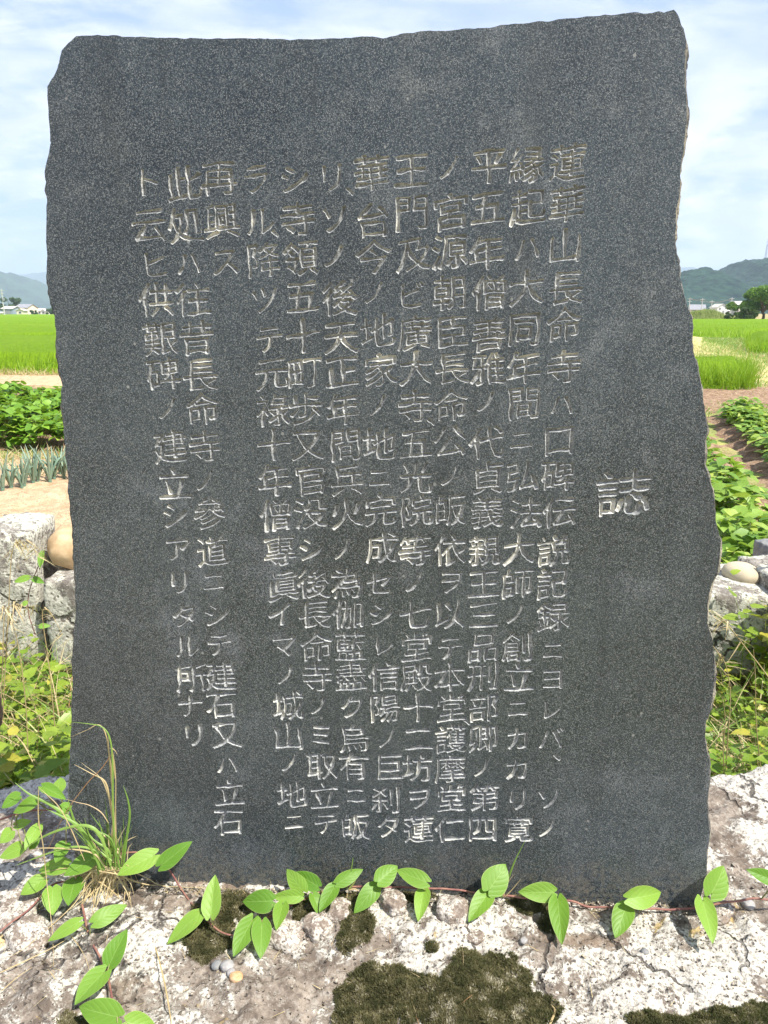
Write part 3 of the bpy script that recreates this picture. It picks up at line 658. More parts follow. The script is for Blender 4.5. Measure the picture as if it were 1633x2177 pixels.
# ============================================================ trees
def make_tree(name, label, loc, h, wr, trunk_h, nl, leaf, mat, blobs, seed, cat='tree', group=None, limbs=7, flat=0.8):
    """trunk with limbs; crown of leaf faces gathered in clumps around limb ends"""
    rg = np.random.default_rng(seed); root = empty(name, loc); tag(root, label, cat, group)
    Vs, Fs, o = [], [], 0
    def addt(path, rad):
        nonlocal o
        V, F = tube(path, rad, 6); Vs.append(V); Fs.append(F+o); o += len(V)
    addt(smooth_path([(0, 0, -0.4), (0.04*h, 0, trunk_h*0.6), (-0.02*h, 0.03*h, trunk_h), (0, 0, h*0.75)], 9), np.linspace(0.045*h, 0.012*h, 9))
    cl = []
    for k in range(blobs):
        a = rg.uniform(0, 2*np.pi); rr = wr*rg.uniform(0.15, 1.0)**0.6; zz_ = rg.uniform(trunk_h, h*0.93)
        env = math.sqrt(max(0.05, 1-((zz_-(trunk_h+h)/2)/((h-trunk_h)/2*1.08))**2))
        cl.append((math.cos(a)*rr*env, math.sin(a)*rr*env, zz_, rg.uniform(0.16, 0.32)*wr))
    for k in range(limbs):
        c = cl[k % blobs]; addt(smooth_path([(0, 0, trunk_h*rg.uniform(0.7, 1.2)), (c[0]*0.5, c[1]*0.5, c[2]*0.75+trunk_h*0.1), c[:3]], 6), np.linspace(0.018*h, 0.004*h, 6))
    quick('trunk', np.concatenate(Vs), np.concatenate(Fs), M['bark'], root)
    per = nl//blobs; B = []
    for c in cl:
        u = rg.normal(0, 1, (per, 3)); u /= np.linalg.norm(u, axis=1, keepdims=True); u *= (rg.uniform(0.25, 1.0, per)**0.45)[:, None]
        B.append(np.array(c[:3])+u*c[3]*np.array([1.15, 1.15, flat]))
    B = np.concatenate(B); n = len(B)
    d = rg.normal(0, 1, (n, 3)); nr = rg.normal(0, 0.6, (n, 3))+np.array([0, 0, 1.0])
    V, F, r_ = leaves(B, d, nr, rg.uniform(0.7, 1.3, n)*leaf, 1.2)
    obj('crown', raw_mesh('crown', V, F, mat, rnd=r_), root)
    return root
def at(px, d): return (far(px, d), d, 0)
make_tree('broadleaf_tree', 'tallest broadleaf tree with spreading crown at the right picture edge', at(1622, 112), 5.3, 3.3, 1.6, 15000, 0.19, M['tree'], 34, 1, limbs=12)
make_tree('broadleaf_tree', 'broadleaf tree cut off by the right picture edge behind the tallest one', at(1668, 118), 5.6, 3.2, 1.8, 9000, 0.2, M['tree'], 24, 2, limbs=9)
make_tree('round_bush_tree', 'smaller round light green tree left of the tallest tree', at(1578, 114), 3.0, 2.2, 0.5, 9000, 0.17, M['tree'], 22, 3, limbs=6)
make_tree('shrub', 'dark reddish green low shrub at the foot of the round bush tree', at(1556, 108), 1.35, 0.95, 0.2, 3500, 0.11, M['darktree'], 12, 4, 'shrub', limbs=4)
make_tree('shrub', 'dark shrub between the round bush tree and the tallest tree', at(1597, 108), 2.1, 1.1, 0.4, 3500, 0.12, M['darktree'], 12, 5, 'shrub', limbs=4)
make_tree('broadleaf_tree', 'rounded dark tree behind the grey shed at left', at(20, 372), 8.6, 5.2, 1.5, 5000, 0.5, M['darktree'], 20, 6)
make_tree('broadleaf_tree', 'low olive tree right of the rounded dark tree at left', at(42, 385), 5.6, 4.2, 1.0, 3500, 0.5, M['darktree'], 14, 7)
make_tree('broadleaf_tree', 'lowest olive tree above the farmhouse roof at left', at(56, 392), 5.0, 4.0, 1.0, 3000, 0.5, M['darktree'], 12, 8)
make_tree('shrub', 'dark green hedge clump beside the white cottage at the left stone edge', at(109, 320), 2.6, 2.6, 0.5, 3000, 0.3, M['darktree'], 12, 9, 'shrub')
make_tree('shrub', 'dark green shrub between farmhouse and low house', at(73, 322), 2.2, 1.6, 0.5, 2000, 0.3, M['darktree'], 8, 10, 'shrub')
# grassy bank on the right
bx = np.linspace(far(1440, 128), far(1560, 128), 60); by = np.linspace(122, 134, 14)
def bank_z(X, Y):
    e = np.clip((1-np.abs((Y-128)/6.2)**2), 0, 1)*np.clip((X-bx[0])/3, 0, 1)*np.clip((bx[-1]-X)/3.5, 0, 1)
    return e*(1.35+0.5*fbm(X*0.5, Y*0.5, 2, 3))-0.05
V, F = grid_mesh(bx, by, bank_z); n = 9000; q = np.column_stack([rng.uniform(bx[0], bx[-1], n), rng.uniform(122, 134, n)])
V1, F1, r1 = ribbons(np.column_stack([q, bank_z(q[:, 0], q[:, 1])]), rdir(n, 1, 0.5), rng.uniform(0.25, 0.8, n), rng.uniform(0.05, 0.1, n), rng.uniform(0.2, 0.8, n), 2)
V, F, r_ = join([(V, F, np.full(len(V), .5)), (V1, F1, r1)])
o = wmesh('grassy_bank', V, F, mat_leaf('pale_bank_grass', (0.19, 0.25, 0.06), (0.34, 0.36, 0.13), None, 0.2, 0.7), origin=(float(bx.mean()), 128, 0), rnd=r_)
tag(o, 'pale overgrown grassy bank below the white house', 'bank', kind='structure')

# ============================================================ crops
def bean_mesh(seed, rad, h, n, leaf, matname, trif=True):
    rg = np.random.default_rng(seed); nb = n//3
    a = rg.uniform(0, 2*np.pi, nb); rr = rad*np.sqrt(rg.uniform(0, 1, nb)); z = h*(0.30+0.7*rg.uniform(0, 1, nb)**0.7)*(1-0.35*(rr/rad)**2)
    c = np.column_stack([np.cos(a)*rr, np.sin(a)*rr, z]); P, D_, N_ = [], [], []
    for k in range(3):
        da = a+rg.normal(0, 0.7, nb)+(k-1)*1.5; d = np.column_stack([np.cos(da), np.sin(da), rg.normal(-0.05, 0.25, nb)])
        P.append(c+d*0.01); D_.append(d); N_.append(np.column_stack([rg.normal(0, .3, nb), rg.normal(0, .3, nb)-0.1, np.ones(nb)]))
    P = np.concatenate(P); m = len(P); s = rg.uniform(0.7, 1.2, m)*leaf
    V, F, r_ = leaves(P, np.concatenate(D_), np.concatenate(N_), s, 1.25, rg.uniform(0, 1, m))
    # petioles
    b = np.column_stack([c[:, :2]*0.15, np.zeros(nb)]); L = np.linalg.norm(c-b, axis=1)
    V1, F1, r1 = ribbons(b, (c-b)/L[:, None], L, np.full(nb, 0.006), np.zeros(nb), 1, taper=False)
    ma = raw_mesh('foliage', V, F, M[matname], rnd=r_)
    mb = raw_mesh('stems', V1, F1, M['cane'])
    return ma, mb
beans = [bean_mesh(30+k, 0.24, 0.36, 150, 0.10, 'bean') for k in range(4)]
crops = [bean_mesh(50+k, 0.30, 0.34, 165, 0.105, 'crop') for k in range(4)]
protos = {}
def plant(kind, idx, x, y, s, label, group, name):
    key = (kind, idx)
    if key not in protos:
        r = empty(name, (0, 0, 0)); ma, mb = (beans if kind == 'b' else crops)[idx]
        obj('foliage', ma, r); obj('stems', mb, r); protos[key] = r; o = r
    else: o = copy_tree(protos[key])
    o.location = (x, y, float(ground_z(np.array(x), np.array(y)))+0.02); o.rotation_euler = (0, 0, random.uniform(0, 6.28)); o.scale = (s, s, s*random.uniform(0.85, 1.15))
    tag(o, label, 'crop plant', group); return o
for ry in np.arange(7.9, 11.3, 0.66):
    for x in np.arange(-0.56*ry-1.0, -0.30*ry, 0.42):
        plant('b', random.randrange(4), x+random.uniform(-.08, .08), ry+random.uniform(-.1, .1), random.uniform(0.85, 1.2), 'broad leaved green bean plant in the dense rows left of the stone', 'bean plants in the left field', 'bean_plant')
for k in (-2, -1, 0, 1, 2, 3):
    off = (k+0.5)*PW
    for s in np.arange(-3.2, 5.6, 0.40):
        p = RO+RD*s+RN*off
        if 3.1 < p[1] < 10.4 and 1.15 < p[0] and 0.37 < p[0]/p[1] < 0.80:
            plant('c', random.randrange(4), p[0]+random.uniform(-.07, .07), p[1]+random.uniform(-.07, .07), random.uniform(0.7, 1.0),
                  'leafy pale green crop plant in the ridged rows right of the stone', 'leafy crop plants in the right rows', 'leafy_crop_plant')

# leeks
def make_leek(seed):
    rg = np.random.default_rng(seed); r = empty('leek_plant', (0, 0, 0)); n = rg.integers(6, 9)
    V, F = tube([(0, 0, -0.02), (0, 0, 0.07)], [0.018, 0.016], 8); quick('stalk', V, F, M['leek'], r)
    for k in range(n):
        a = 2*math.pi*k/n+rg.normal(0, 0.3); L = rg.uniform(0.20, 0.36); lean = rg.uniform(0.12, 0.55); fold = rg.uniform(0, 0.5) if rg.uniform() < 0.3 else 0.05
        P = []
        for t in np.linspace(0, 1, 7):
            P.append((math.cos(a)*lean*L*t**1.3+0.012*math.cos(a), math.sin(a)*lean*L*t**1.3+0.012*math.sin(a), 0.04+L*t-fold*L*t**3))
        V, F = tube(smooth_path(P, 9), np.array([0.008, 0.011, 0.0125, 0.013, 0.012, 0.010, 0.0075, 0.005, 0.0012]), 6)
        obj('leaf', raw_mesh('leaf', V, [tuple(f) for f in F], M['leek'], smooth=True, rnd=np.full(len(V), rg.uniform(0, 1))), r)
    return r
lk = [make_leek(80+k) for k in range(4)]; used = set(); nlk = 0
def leek(x, y, s):
    global nlk
    i = nlk % 4; o = lk[i] if i not in used else copy_tree(lk[i]); used.add(i); nlk += 1
    o.location = (x, y, 0.03); o.rotation_euler = (0, 0, random.uniform(0, 6.28)); o.scale = (s, s, s)
    tag(o, 'blue green leek plant in the short row on pale soil', 'leek', 'leek plants in the row left of the stone')
for px, d in [(-30, 5.75), (-8, 5.8), (6, 5.85), (28, 5.95), (42, 6.0), (58, 6.0), (80, 6.1), (95, 6.15), (106, 6.1), (122, 6.25), (136, 6.3), (150, 6.35), (168, 6.4), (-50, 5.7), (88, 6.3), (35, 6.2), (130, 6.5)]:
    leek(far(px, d)+random.uniform(-.03, .03), d, random.uniform(0.70, 0.88))
# small potato-like plant behind the blocks, left
for px, d, s, lab in [(100, 3.55, 0.5, 'small bright green leafy plant on the soil above the tan boulder'), (132, 3.5, 0.55, 'small leafy plant beside the stone edge above the tan boulder')]:
    plant('b', 0, far(px, d), d, s, lab, None, 'leafy_plant')

# ============================================================ stones of the low wall behind
from mathutils import noise as mnoise
def ico_rock(name, c, r, rot, mat, seed, sub=4, rough=0.10, sq=1.0, cat='stone', label=None, boxy=0.0, parent=None, fine=0.02, group=None):
    import bmesh
    bm = bmesh.new(); bmesh.ops.create_icosphere(bm, subdivisions=sub, radius=1.0)
    co = np.array([v.co for v in bm.verts])
    if boxy > 0:
        m_ = np.abs(co).max(1, keepdims=True); cube = co/m_; co = co*(1-boxy)+cube*boxy
    F = [tuple(v.index for v in f.verts) for f in bm.faces]; bm.free()
    nrm = co/np.linalg.norm(co, axis=1, keepdims=True)
    s = seed*7.31
    R = np.array(r); q = co*R/ max(r)
    dsp = rough*fbm(q[:, 0]*1.6+s, q[:, 1]*1.6, q[:, 2]*1.6, 4, 0.55)+fine*fbm(q[:, 0]*9+s, q[:, 1]*9, q[:, 2]*9, 3, 0.6)
    co = co*R*(1+0)+nrm*dsp[:, None]*max(r)
    o = obj(name, raw_mesh(name, co, np.array(F), mat, smooth=True), parent, c, rot)
    if parent is None: tag(o, label, cat, group)
    return o
def blk(px0, px1, py0, py1, y, depth, label, seed, rot=(0, 0, 0), mat='block', name='wall_block', boxy=0.86, rough=0.09):
    a = on_y(px0, py0, y); b = on_y(px1, py1, y)
    c = ((a[0]+b[0])/2, y+depth/2, (a[2]+b[2])/2); r = (abs(b[0]-a[0])/2, depth/2, abs(a[2]-b[2])/2)
    return ico_rock(name, c, r, rot, M[mat], seed, 5, rough, label=label, boxy=boxy, fine=0.03)
blk(-70, 92, 1128, 1420, 2.55, 0.30, 'tall lichen covered grey wall block at the left picture edge', 1, (0.02, 0.0, 0.10))
blk(84, 260, 1232, 1430, 2.50, 0.34, 'lower rough wall block under the tan boulder', 2, (0.0, 0.02, -0.05))
blk(270, 520, 1200, 1420, 2.62, 0.32, 'wall block hidden behind the stone, third from the left', 3)
ico_rock('boulder', tuple(on_y(152, 1180, 2.62)+np.array([0, 0.08, 0])), (0.112, 0.10, 0.075), (0.0, 0.28, 0.3), M['tan'], 4, 4, 0.10, label='smooth tan boulder resting on the lower wall block', boxy=0.35, fine=0.004)
blk(1470, 1660, 1262, 1440, 2.45, 0.36, 'lichen covered wall block under the cream cobble at right', 5, (0.03, 0.02, -0.08))
blk(1664, 1850, 1240, 1440, 2.4, 0.36, 'wall block just outside the right picture edge', 6, (0, 0, 0.1))
ico_rock('cobble', tuple(on_y(1598, 1237, 2.55)+np.array([0, 0.08, 0])), (0.068, 0.075, 0.047), (0, 0.12, 0.2), M['cream'], 7, 4, 0.05, label='smooth cream oval cobble on the right wall block', fine=0.003)
blk(1624, 1690, 1156, 1222, 2.95, 0.10, 'dark grey rough stone at the right picture edge behind the cobble', 8, (0, 0, 0.2), 'greystone', 'rough_stone', 0.7)
ico_rock('rough_stone', tuple(on_y(-42, 1515, 1.62)), (0.045, 0.06, 0.06), (0, 0, 0.3), M['brown'], 9, 4, 0.16, label='reddish brown rough stone at the left picture edge among the weeds', boxy=0.5)
# soil rim the wall blocks stand against
V, F = grid_mesh(np.linspace(-5, 6, 120), np.linspace(2.62, 3.25, 10), lambda X, Y: 0.02+0.28*np.clip(1-np.abs((Y-2.9)/0.34)**2, 0, 1)*0.6+0.03*fbm(X*4, Y*4, 2, 4))
o = wmesh('soil_ridge', V, F, M['bed'], origin=(0, 2.9, 0), smooth=True); tag(o, 'low ridge of pale soil behind the wall blocks', 'soil', kind='structure')

# ============================================================ undergrowth between base rock and wall blocks
def undergrowth(x0, x1, y0, y1, nplant, hmax, label, seed, mat='weed', size=(0.028, 0.06)):
    """plants with upright stems and alternating leaves"""
    rg = np.random.default_rng(seed); P, D_, N_, S_, R__ = [], [], [], [], []; SB, SD, SL, SR = [], [], [], []
    for k in range(nplant):
        x, y = rg.uniform(x0, x1), rg.uniform(y0, y1); h = hmax*rg.uniform(0.45, 1.0); z0 = 0.0
        lean = rg.normal(0, 0.22, 2); a0 = rg.uniform(0, 6.28); nl = rg.integers(9, 17); sz = rg.uniform(*size); rv = rg.uniform(0, 1)
        SB.append((x, y, z0)); dv = np.array([lean[0], lean[1], 1.0]); L = h*np.linalg.norm(dv); SD.append(dv/np.linalg.norm(dv)); SL.append(L); SR.append(rv)
        for j in range(nl):
            t = 0.25+0.75*(j+rg.uniform(0, .5))/nl; p = np.array([x, y, z0])+dv*h*t; a = a0+j*2.4
            d = np.array([math.cos(a), math.sin(a), rg.uniform(-0.25, 0.5)]); P.append(p+d*0.012); D_.append(d)
            N_.append((rg.normal(0, .3), rg.normal(0, .3)-0.15, 1)); S_.append(sz*rg.uniform(0.7, 1.3)*(1.15-0.4*t)); R__.append(np.clip(rv+rg.normal(0, .15), 0, 1))
    V, F, r_ = leaves(np.array(P), np.array(D_), np.array(N_), np.array(S_), 1.0, np.array(R__))
    V1, F1, r1 = ribbons(np.array(SB), np.array(SD), np.array(SL), np.full(nplant, 0.004), np.zeros(nplant), 2, rngv=np.array(SR))
    V, F, r_ = join([(V, F, r_), (V1, F1, r1)])
    o = wmesh('weeds', V, F, M[mat], origin=((x0+x1)/2, (y0+y1)/2, 0), rnd=r_); return tag(o, label, 'weeds', kind='stuff')
undergrowth(-1.75, -0.60, 1.45, 2.45, 300, 0.33, 'tangle of bright green leafy weeds left of the stone below the wall blocks', 1)
undergrowth(-1.3, -0.55, 1.42, 1.7, 80, 0.40, 'larger leaved green weeds just behind the left part of the base rock', 2, size=(0.035, 0.058))
undergrowth(0.60, 1.95, 1.45, 2.35, 360, 0.27, 'tangle of yellow green leafy weeds right of the stone below the wall block', 3, size=(0.025, 0.05))
undergrowth(0.62, 1.6, 1.42, 1.75, 130, 0.42, 'taller leafy weeds just behind the right part of the base rock', 13, size=(0.03, 0.07))
undergrowth(1.30, 1.9, 2.0, 2.5, 110, 0.62, 'taller leafy weeds overhanging the right wall block', 4, size=(0.04, 0.07))
undergrowth(-0.55, 0.6, 1.5, 2.4, 120, 0.30, 'leafy weeds behind the stone', 5)
def tangle(x0, x1, y0, y1, n, h, label, mat, name, spread, w_=(0.003, 0.0065), bend=(0.3, 1.2)):
    p = np.column_stack([rng.uniform(x0, x1, n), rng.uniform(y0, y1, n), np.zeros(n)])
    V, F, r_ = ribbons(p, rdir(n, 1, spread), rng.uniform(*h, n), rng.uniform(*w_, n), rng.uniform(*bend, n), 5)
    F = np.concatenate([F[:, [0, 1, 2]], F[:, [0, 2, 3]]])
    o = wmesh(name, V, F, M[mat], origin=((x0+x1)/2, (y0+y1)/2, 0), rnd=r_); return tag(o, label, 'grass', kind='stuff')
tangle(-1.8, -0.55, 1.42, 2.5, 2200, (0.32, 0.58), 'dry straw coloured grass tangled through the left weeds', 'dry', 'dry_grass', 0.7)
tangle(-1.8, -0.55, 1.42, 2.5, 1300, (0.32, 0.56), 'green grass blades in the left weeds', 'grass', 'grass', 0.4)
tangle(0.60, 1.95, 1.42, 2.1, 1700, (0.30, 0.52), 'dry straw coloured grass among the right weeds', 'dry', 'dry_grass', 0.6)
tangle(0.60, 1.95, 1.42, 2.1, 1500, (0.30, 0.52), 'green grass blades in the right weeds', 'grass', 'grass', 0.4)

# single dry stalks with drooping seed heads
def seed_stalk(path_px, y, label, rad=0.0016, heads=10, y1=None, head_from=0.55, name='dry_grass_stalk', mat='dry', group=None):
    ys = np.linspace(y, y1 if y1 else y, len(path_px))
    P = smooth_path([on_y(a, b, yy) for (a, b), yy in zip(path_px, ys)], 26)
    root = empty(name, tuple(P[0])); tag(root, label, 'grass', group)
    V, F = tube(P, np.linspace(rad, rad*0.4, 26), 5); wmesh('stem', V, F, M[mat], root, rnd=np.full(len(V), 0.2), smooth=True)
    if heads:
        i = np.linspace(head_from*25, 25, heads).astype(int); B = P[i]; n = len(B)
        d = np.column_stack([rng.normal(0, 0.6, n), rng.normal(0, 0.3, n), rng.uniform(-0.9, -0.1, n)]); d /= np.linalg.norm(d, axis=1, keepdims=True)
        parts = []
        for j in range(3):
            V, F, r_ = ribbons(B+rng.normal(0, 0.004, (n, 3)), d+rng.normal(0, .15, (n, 3)), rng.uniform(0.02, 0.05, n), np.full(n, 0.0035), np.full(n, 0.3), 2); parts.append((V, F, r_*0.8))
        V, F, r_ = join(parts); wmesh('seed_head', V, F, M[mat], root, rnd=r_)
    return root
seed_stalk([(2, 1640), (8, 1480), (18, 1300), (25, 1180), (40, 1150), (65, 1162), (85, 1185)], 1.9, 'tall straw coloured grass stalk with drooping seed head before the left wall block', heads=14)
seed_stalk([(0, 1560), (6, 1400), (10, 1310), (30, 1285), (55, 1290), (80, 1287)], 1.85, 'second straw stalk bending right before the left wall block', heads=9)
seed_stalk([(60, 1620), (55, 1500), (40, 1380), (22, 1310), (6, 1290)], 1.8, 'straw stalk bending left at the left picture edge', heads=6)
seed_stalk([(118, 1560), (105, 1420), (90, 1310), (100, 1296), (112, 1310), (133, 1350)], 1.95, 'thin brown stalk arching before the gap of the left wall blocks', heads=3)
seed_stalk([(1700, 1560), (1640, 1450), (1580, 1370), (1540, 1320), (1510, 1300)], 1.7, 'long dry stalk slanting down right before the right wall block', heads=8, rad=0.0018)
seed_stalk([(1700, 1640), (1640, 1480), (1600, 1400), (1560, 1345), (1505, 1292)], 1.72, 'second long greenish dry stalk slanting beside the first at right', heads=0, rad=0.0015, mat='grass')
seed_stalk([(1543, 1640), (1548, 1560), (1553, 1480), (1545, 1420), (1530, 1392), (1515, 1372)], 1.65, 'upright straw stalk with drooping head close to the right stone edge', heads=6)
seed_stalk([(1620, 1660), (1608, 1540), (1606, 1440), (1602, 1380)], 1.7, 'upright brown stalk in the right weeds', heads=0)
seed_stalk([(1540, 1655), (1538, 1590), (1542, 1530), (1536, 1480)], 1.6, 'pale straw stalk low at the right stone edge', heads=3)
# ============================================================ base rock
def rock_h(x, y):
    x = np.asarray(x, float); y = np.asarray(y, float)
    # distance in front of the stele face along its normal
    s = (x-SO[0])*(-math.sin(YAW))+(y-SO[1])*(-math.cos(YAW))
    near = np.clip(np.abs(s+0.05)/0.12, 0.25, 1.0)
    h = 0.034*fbm(x*3.1+5, y*3.1, 0.3, 3)*near + 0.016*fbm(x*11, y*11, 2.0, 4)*near
    c = 1-np.abs(vnoise(x*19, y*19, 7.0)); h = h+0.006*c*near+0.008*fbm(x*50, y*50, 4.0, 4, 0.62)
    pit = np.clip(vnoise(x*70+3, y*70, 9.0)-0.35, 0, 1); h = h-0.008*pit+0.0018*vnoise(x*210, y*210, 1.0)
    left = np.clip((-x-0.45)/0.4, 0, 1); h = h-0.05*left*np.clip((y-0.9)/0.4, 0, 1)
    # outline falls away to the ground
    ang = 0.06*fbm(x*4, y*4, 8.0, 4)
    edge = np.minimum(np.minimum(x+1.15+ang, 1.35-x+ang), np.minimum(y-0.50+ang, 1.40+0.10*vnoise(x*3, 0*x, 2.2)-y+ang))
    fall = np.clip(edge/0.09, 0, 1); fall = 1-(1-fall)**2.4
    return (ZR+h)*fall-0.06*(1-fall)
xs = np.linspace(-1.25, 1.45, 780); ys = np.concatenate([np.linspace(0.38, 0.70, 50), np.linspace(0.703, 1.12, 190), np.linspace(1.125, 1.56, 120)])
V, F = grid_mesh(xs, ys, rock_h)
o = wmesh('base_rock', V, F, M['base'], origin=(0, 1.0, 0), smooth=True)
tag(o, 'broad base rock covered in white lichen, carrying the dark inscribed stone', 'rock')

# ============================================================ the stele
OUT_PX = [(540,1893),(400,1887),(310,1881),(240,1876),(165,1868),(160,1820),(152,1770),(150,1756),(146,1689),(148,1641),(153,1500),(152,1513),(154,1446),(153,1406),(157,1380),(157,1342),(161,1300),(160,1246),(157,1180),(156,1127),(150,1074),(145,1048),(145,1012),(140,966),(136,920),(134,881),(130.5,863),(130,832),(133,820),(131,804),(126,786),(123,760),(119.5,735),(119,699),(116,670),(109,645),(101,601),(99,563),(100,545),(98,494),(100,431),(96,392),(97,353),(109,302),(103,235),(101,204),(101,184),(117,157),(132,108),(154,82),(162,76),(185,74),(270,77),(358,80),(440,82),(522,82),(628,84),(700,82),(775,78),(792,79),(815,81),(850,73),(895,67),(950,64),(1040,60),(1065,54),(1140,47),(1210,39),(1300,31),(1336,27),(1357,26),(1370,28),(1388,26),(1399,24),(1412,27),(1423,22),(1433,20),(1438,27),(1443,38),(1448,52),(1454,60),(1456,75),(1457.5,83),(1457,100),(1455,110),(1456,130),(1456.5,150),(1457,170),(1456,180),(1459,200),(1460,222),(1461,229),(1459,245),(1458,262),(1457,285),(1453,307),(1452,325),(1449,340),(1447,355),(1447,370),(1448,382),(1446,400),(1445,420),(1441,432),(1437,446),(1437,470),(1438,480),(1436,495),(1435,512),(1436.5,522),(1439,535),(1444,556),(1446,586),(1450,600),(1452,622),(1458,641),(1464,655),(1470,670),(1472,690),(1472,713),(1472,740),(1480.6,768),(1486,796),(1492,823),(1494,845),(1498.5,864),(1501,895),(1504,918),(1498.5,931),(1499,950),(1498.5,988),(1508,1016),(1515,1044),(1519,1071),(1520.6,1099),(1524,1122),(1533,1151),(1531.6,1177),(1526,1219),(1514,1242),(1505,1277),(1504,1324),(1515.5,1363),(1518,1383),(1520,1427),(1517,1462),(1511,1509),(1499,1536),(1498,1559),(1501,1589),(1509.6,1627),(1508,1671),(1504,1700),(1506,1750),(1510,1777),(1508,1793),(1502,1812),(1504,1862),(1500,1874),(1496,1886),(1481,1926)]
OUT_PX[10:12] = [(151,1560),(153,1500)]
ouv = stele_uv(np.array([p[0] for p in OUT_PX]), np.array([p[1] for p in OUT_PX]))
ouv = np.concatenate([[[ouv[-1, 0], -0.10]], [[ouv[4, 0], -0.10]], ouv[4:]])      # bury the foot in the rock
# resample the outline and give it fine chiselled irregularity
def resample(poly, step):
    out = []
    n = len(poly)
    for i in range(n):
        a, b = poly[i], poly[(i+1) % n]; L = np.linalg.norm(b-a); m = max(1, int(round(L/step)))
        for k in range(m): out.append(a+(b-a)*k/m)
    return np.array(out)
ol = resample(ouv, 0.0035)
tg = np.roll(ol, -1, 0)-np.roll(ol, 1, 0); tg /= np.linalg.norm(tg, axis=1, keepdims=True); on = np.stack([tg[:, 1], -tg[:, 0]], -1)   # sign fixed below
area = 0.5*np.sum(ol[:, 0]*np.roll(ol[:, 1], -1)-np.roll(ol[:, 0], -1)*ol[:, 1])
if area < 0: on = -on
ol = ol+on*(0.0016*fbm(ol[:, 0]*90, ol[:, 1]*90, 1.0, 3, 0.6))[:, None]
if area < 0: ol = ol[::-1]; on = on[::-1]

# ---- inscription
TXT = [
 ('誌', [(1328,1048)], 1.62),
 ('蓮華山長命寺ハ口碑伝説記録ニヨレバ、ソノ', [(1207,345),(1206,433),(1202,522),(1204,612),(1200,692),(1199,780),(1195,860),(1190,935),(1187,1010),(1190,1087),(1178,1170),(1175,1240),(1177,1310),(1177,1382),(1175,1442),(1172,1508),(1172,1570),(1184,1614),(1168,1698),(1165,1760)]),
 ('縁起ハ大同年間ニ弘法大師ノ創立ニカカリ寛', [(1122,350),(1122,440),(1122,527),(1120,612),(1115,700),(1114,783),(1115,858),(1110,935),(1110,1012),(1118,1090),(1103,1167),(1100,1240),(1097,1305),(1101,1375),(1103,1440),(1102,1505),(1102,1570),(1100,1635),(1102,1700),(1103,1762)]),
 ('平五年僧善雅ノ代貞義親王三品刑部卿ノ第四', [(1040,350),(1038,440),(1035,537),(1043,622),(1040,710),(1037,785),(1035,853),(1035,942),(1038,1015),(1036,1088),(1031,1170),(1030,1240),(1030,1306),(1028,1376),(1028,1438),(1028,1505),(1028,1570),(1025,1633),(1032,1695),(1028,1762)]),
 ('ノ宮源朝臣長命公ノ皈依ヲ以テ本堂、護摩堂仁', [(956,355),(959,450),(957,535),(957,622),(962,705),(962,783),(960,862),(957,938),(958,1010),(958,1084),(957,1170),(960,1236),(955,1306),(957,1378),(957,1440),(961,1505),(992,1540),(958,1572),(957,1635),(960,1697),(958,1762)]),
 ('王門及ビ廣大寺、五光院等ノ七堂殿十二坊ヲ蓮', [(875,362),(876,452),(880,540),(874,628),(882,708),(885,783),(883,865),(915,903),(884,942),(884,1015),(886,1085),(884,1170),(882,1238),(883,1306),(886,1375),(886,1440),(888,1505),(890,1570),(887,1632),(892,1697),(891,1762)]),
 ('華台今ノ地家ノ地ニ完成セシレ信陽ノ巨刹タ', [(790,368),(794,468),(794,545),(796,622),(803,705),(809,787),(804,862),(808,945),(808,1015),(810,1085),(812,1165),(806,1240),(811,1306),(815,1372),(818,1438),(818,1505),(823,1570),(827,1630),(821,1700),(827,1757)]),
 ('リ、ソノ後天正年間兵火ノ為伽藍盡ク烏有ニ皈', [(706,378),(743,412),(712,465),(712,545),(722,635),(725,717),(727,790),(730,870),(736,945),(738,1020),(738,1090),(729,1168),(738,1240),(742,1306),(746,1375),(748,1438),(750,1503),(753,1570),(753,1630),(757,1690),(757,1757)]),
 ('シ寺領五十町歩又官没シ後長命寺ノミ取立テ', [(626,380),(634,465),(640,548),(643,630),(646,715),(648,792),(650,870),(655,945),(662,1020),(662,1090),(662,1168),(668,1240),(670,1306),(674,1375),(674,1440),(678,1500),(683,1562),(685,1628),(690,1692),(694,1750)]),
 ('ラル、降ツテ元祿十年僧專眞イマノ城山ノ地ニ', [(544,380),(553,470),(584,503),(560,552),(563,637),(573,720),(578,793),(580,872),(582,946),(584,1020),(588,1095),(595,1170),(603,1245),(597,1306),(604,1372),(608,1434),(613,1500),(614,1565),(617,1620),(622,1690),(626,1746)]),
 ('再興ス', [(466,378),(472,470),(480,555)]),
 ('此処ハ往昔長命寺ノ參道ニシテ建石又ハ立石', [(392,390),(395,478),(402,560),(410,636),(418,718),(426,797),(430,870),(436,950),(437,1020),(446,1092),(453,1172),(455,1236),(461,1306),(466,1370),(470,1438),(472,1498),(482,1562),(484,1625),(489,1685),(487,1746)]),
 ('ト云ヒ供艱碑ノ建立シアリタル所ナリ', [(312,386),(317,478),(328,563),(333,638),(341,720),(348,795),(357,868),(362,950),(371,1030),(372,1095),(379,1168),(383,1238),(394,1308),(400,1372),(409,1440),(405,1500),(413,1562)]),
]
cu = bpy.data.curves.new('glyph', 'FONT'); cu.resolution_u = 3
go = bpy.data.objects.new('glyph', cu); COL.objects.link(go)
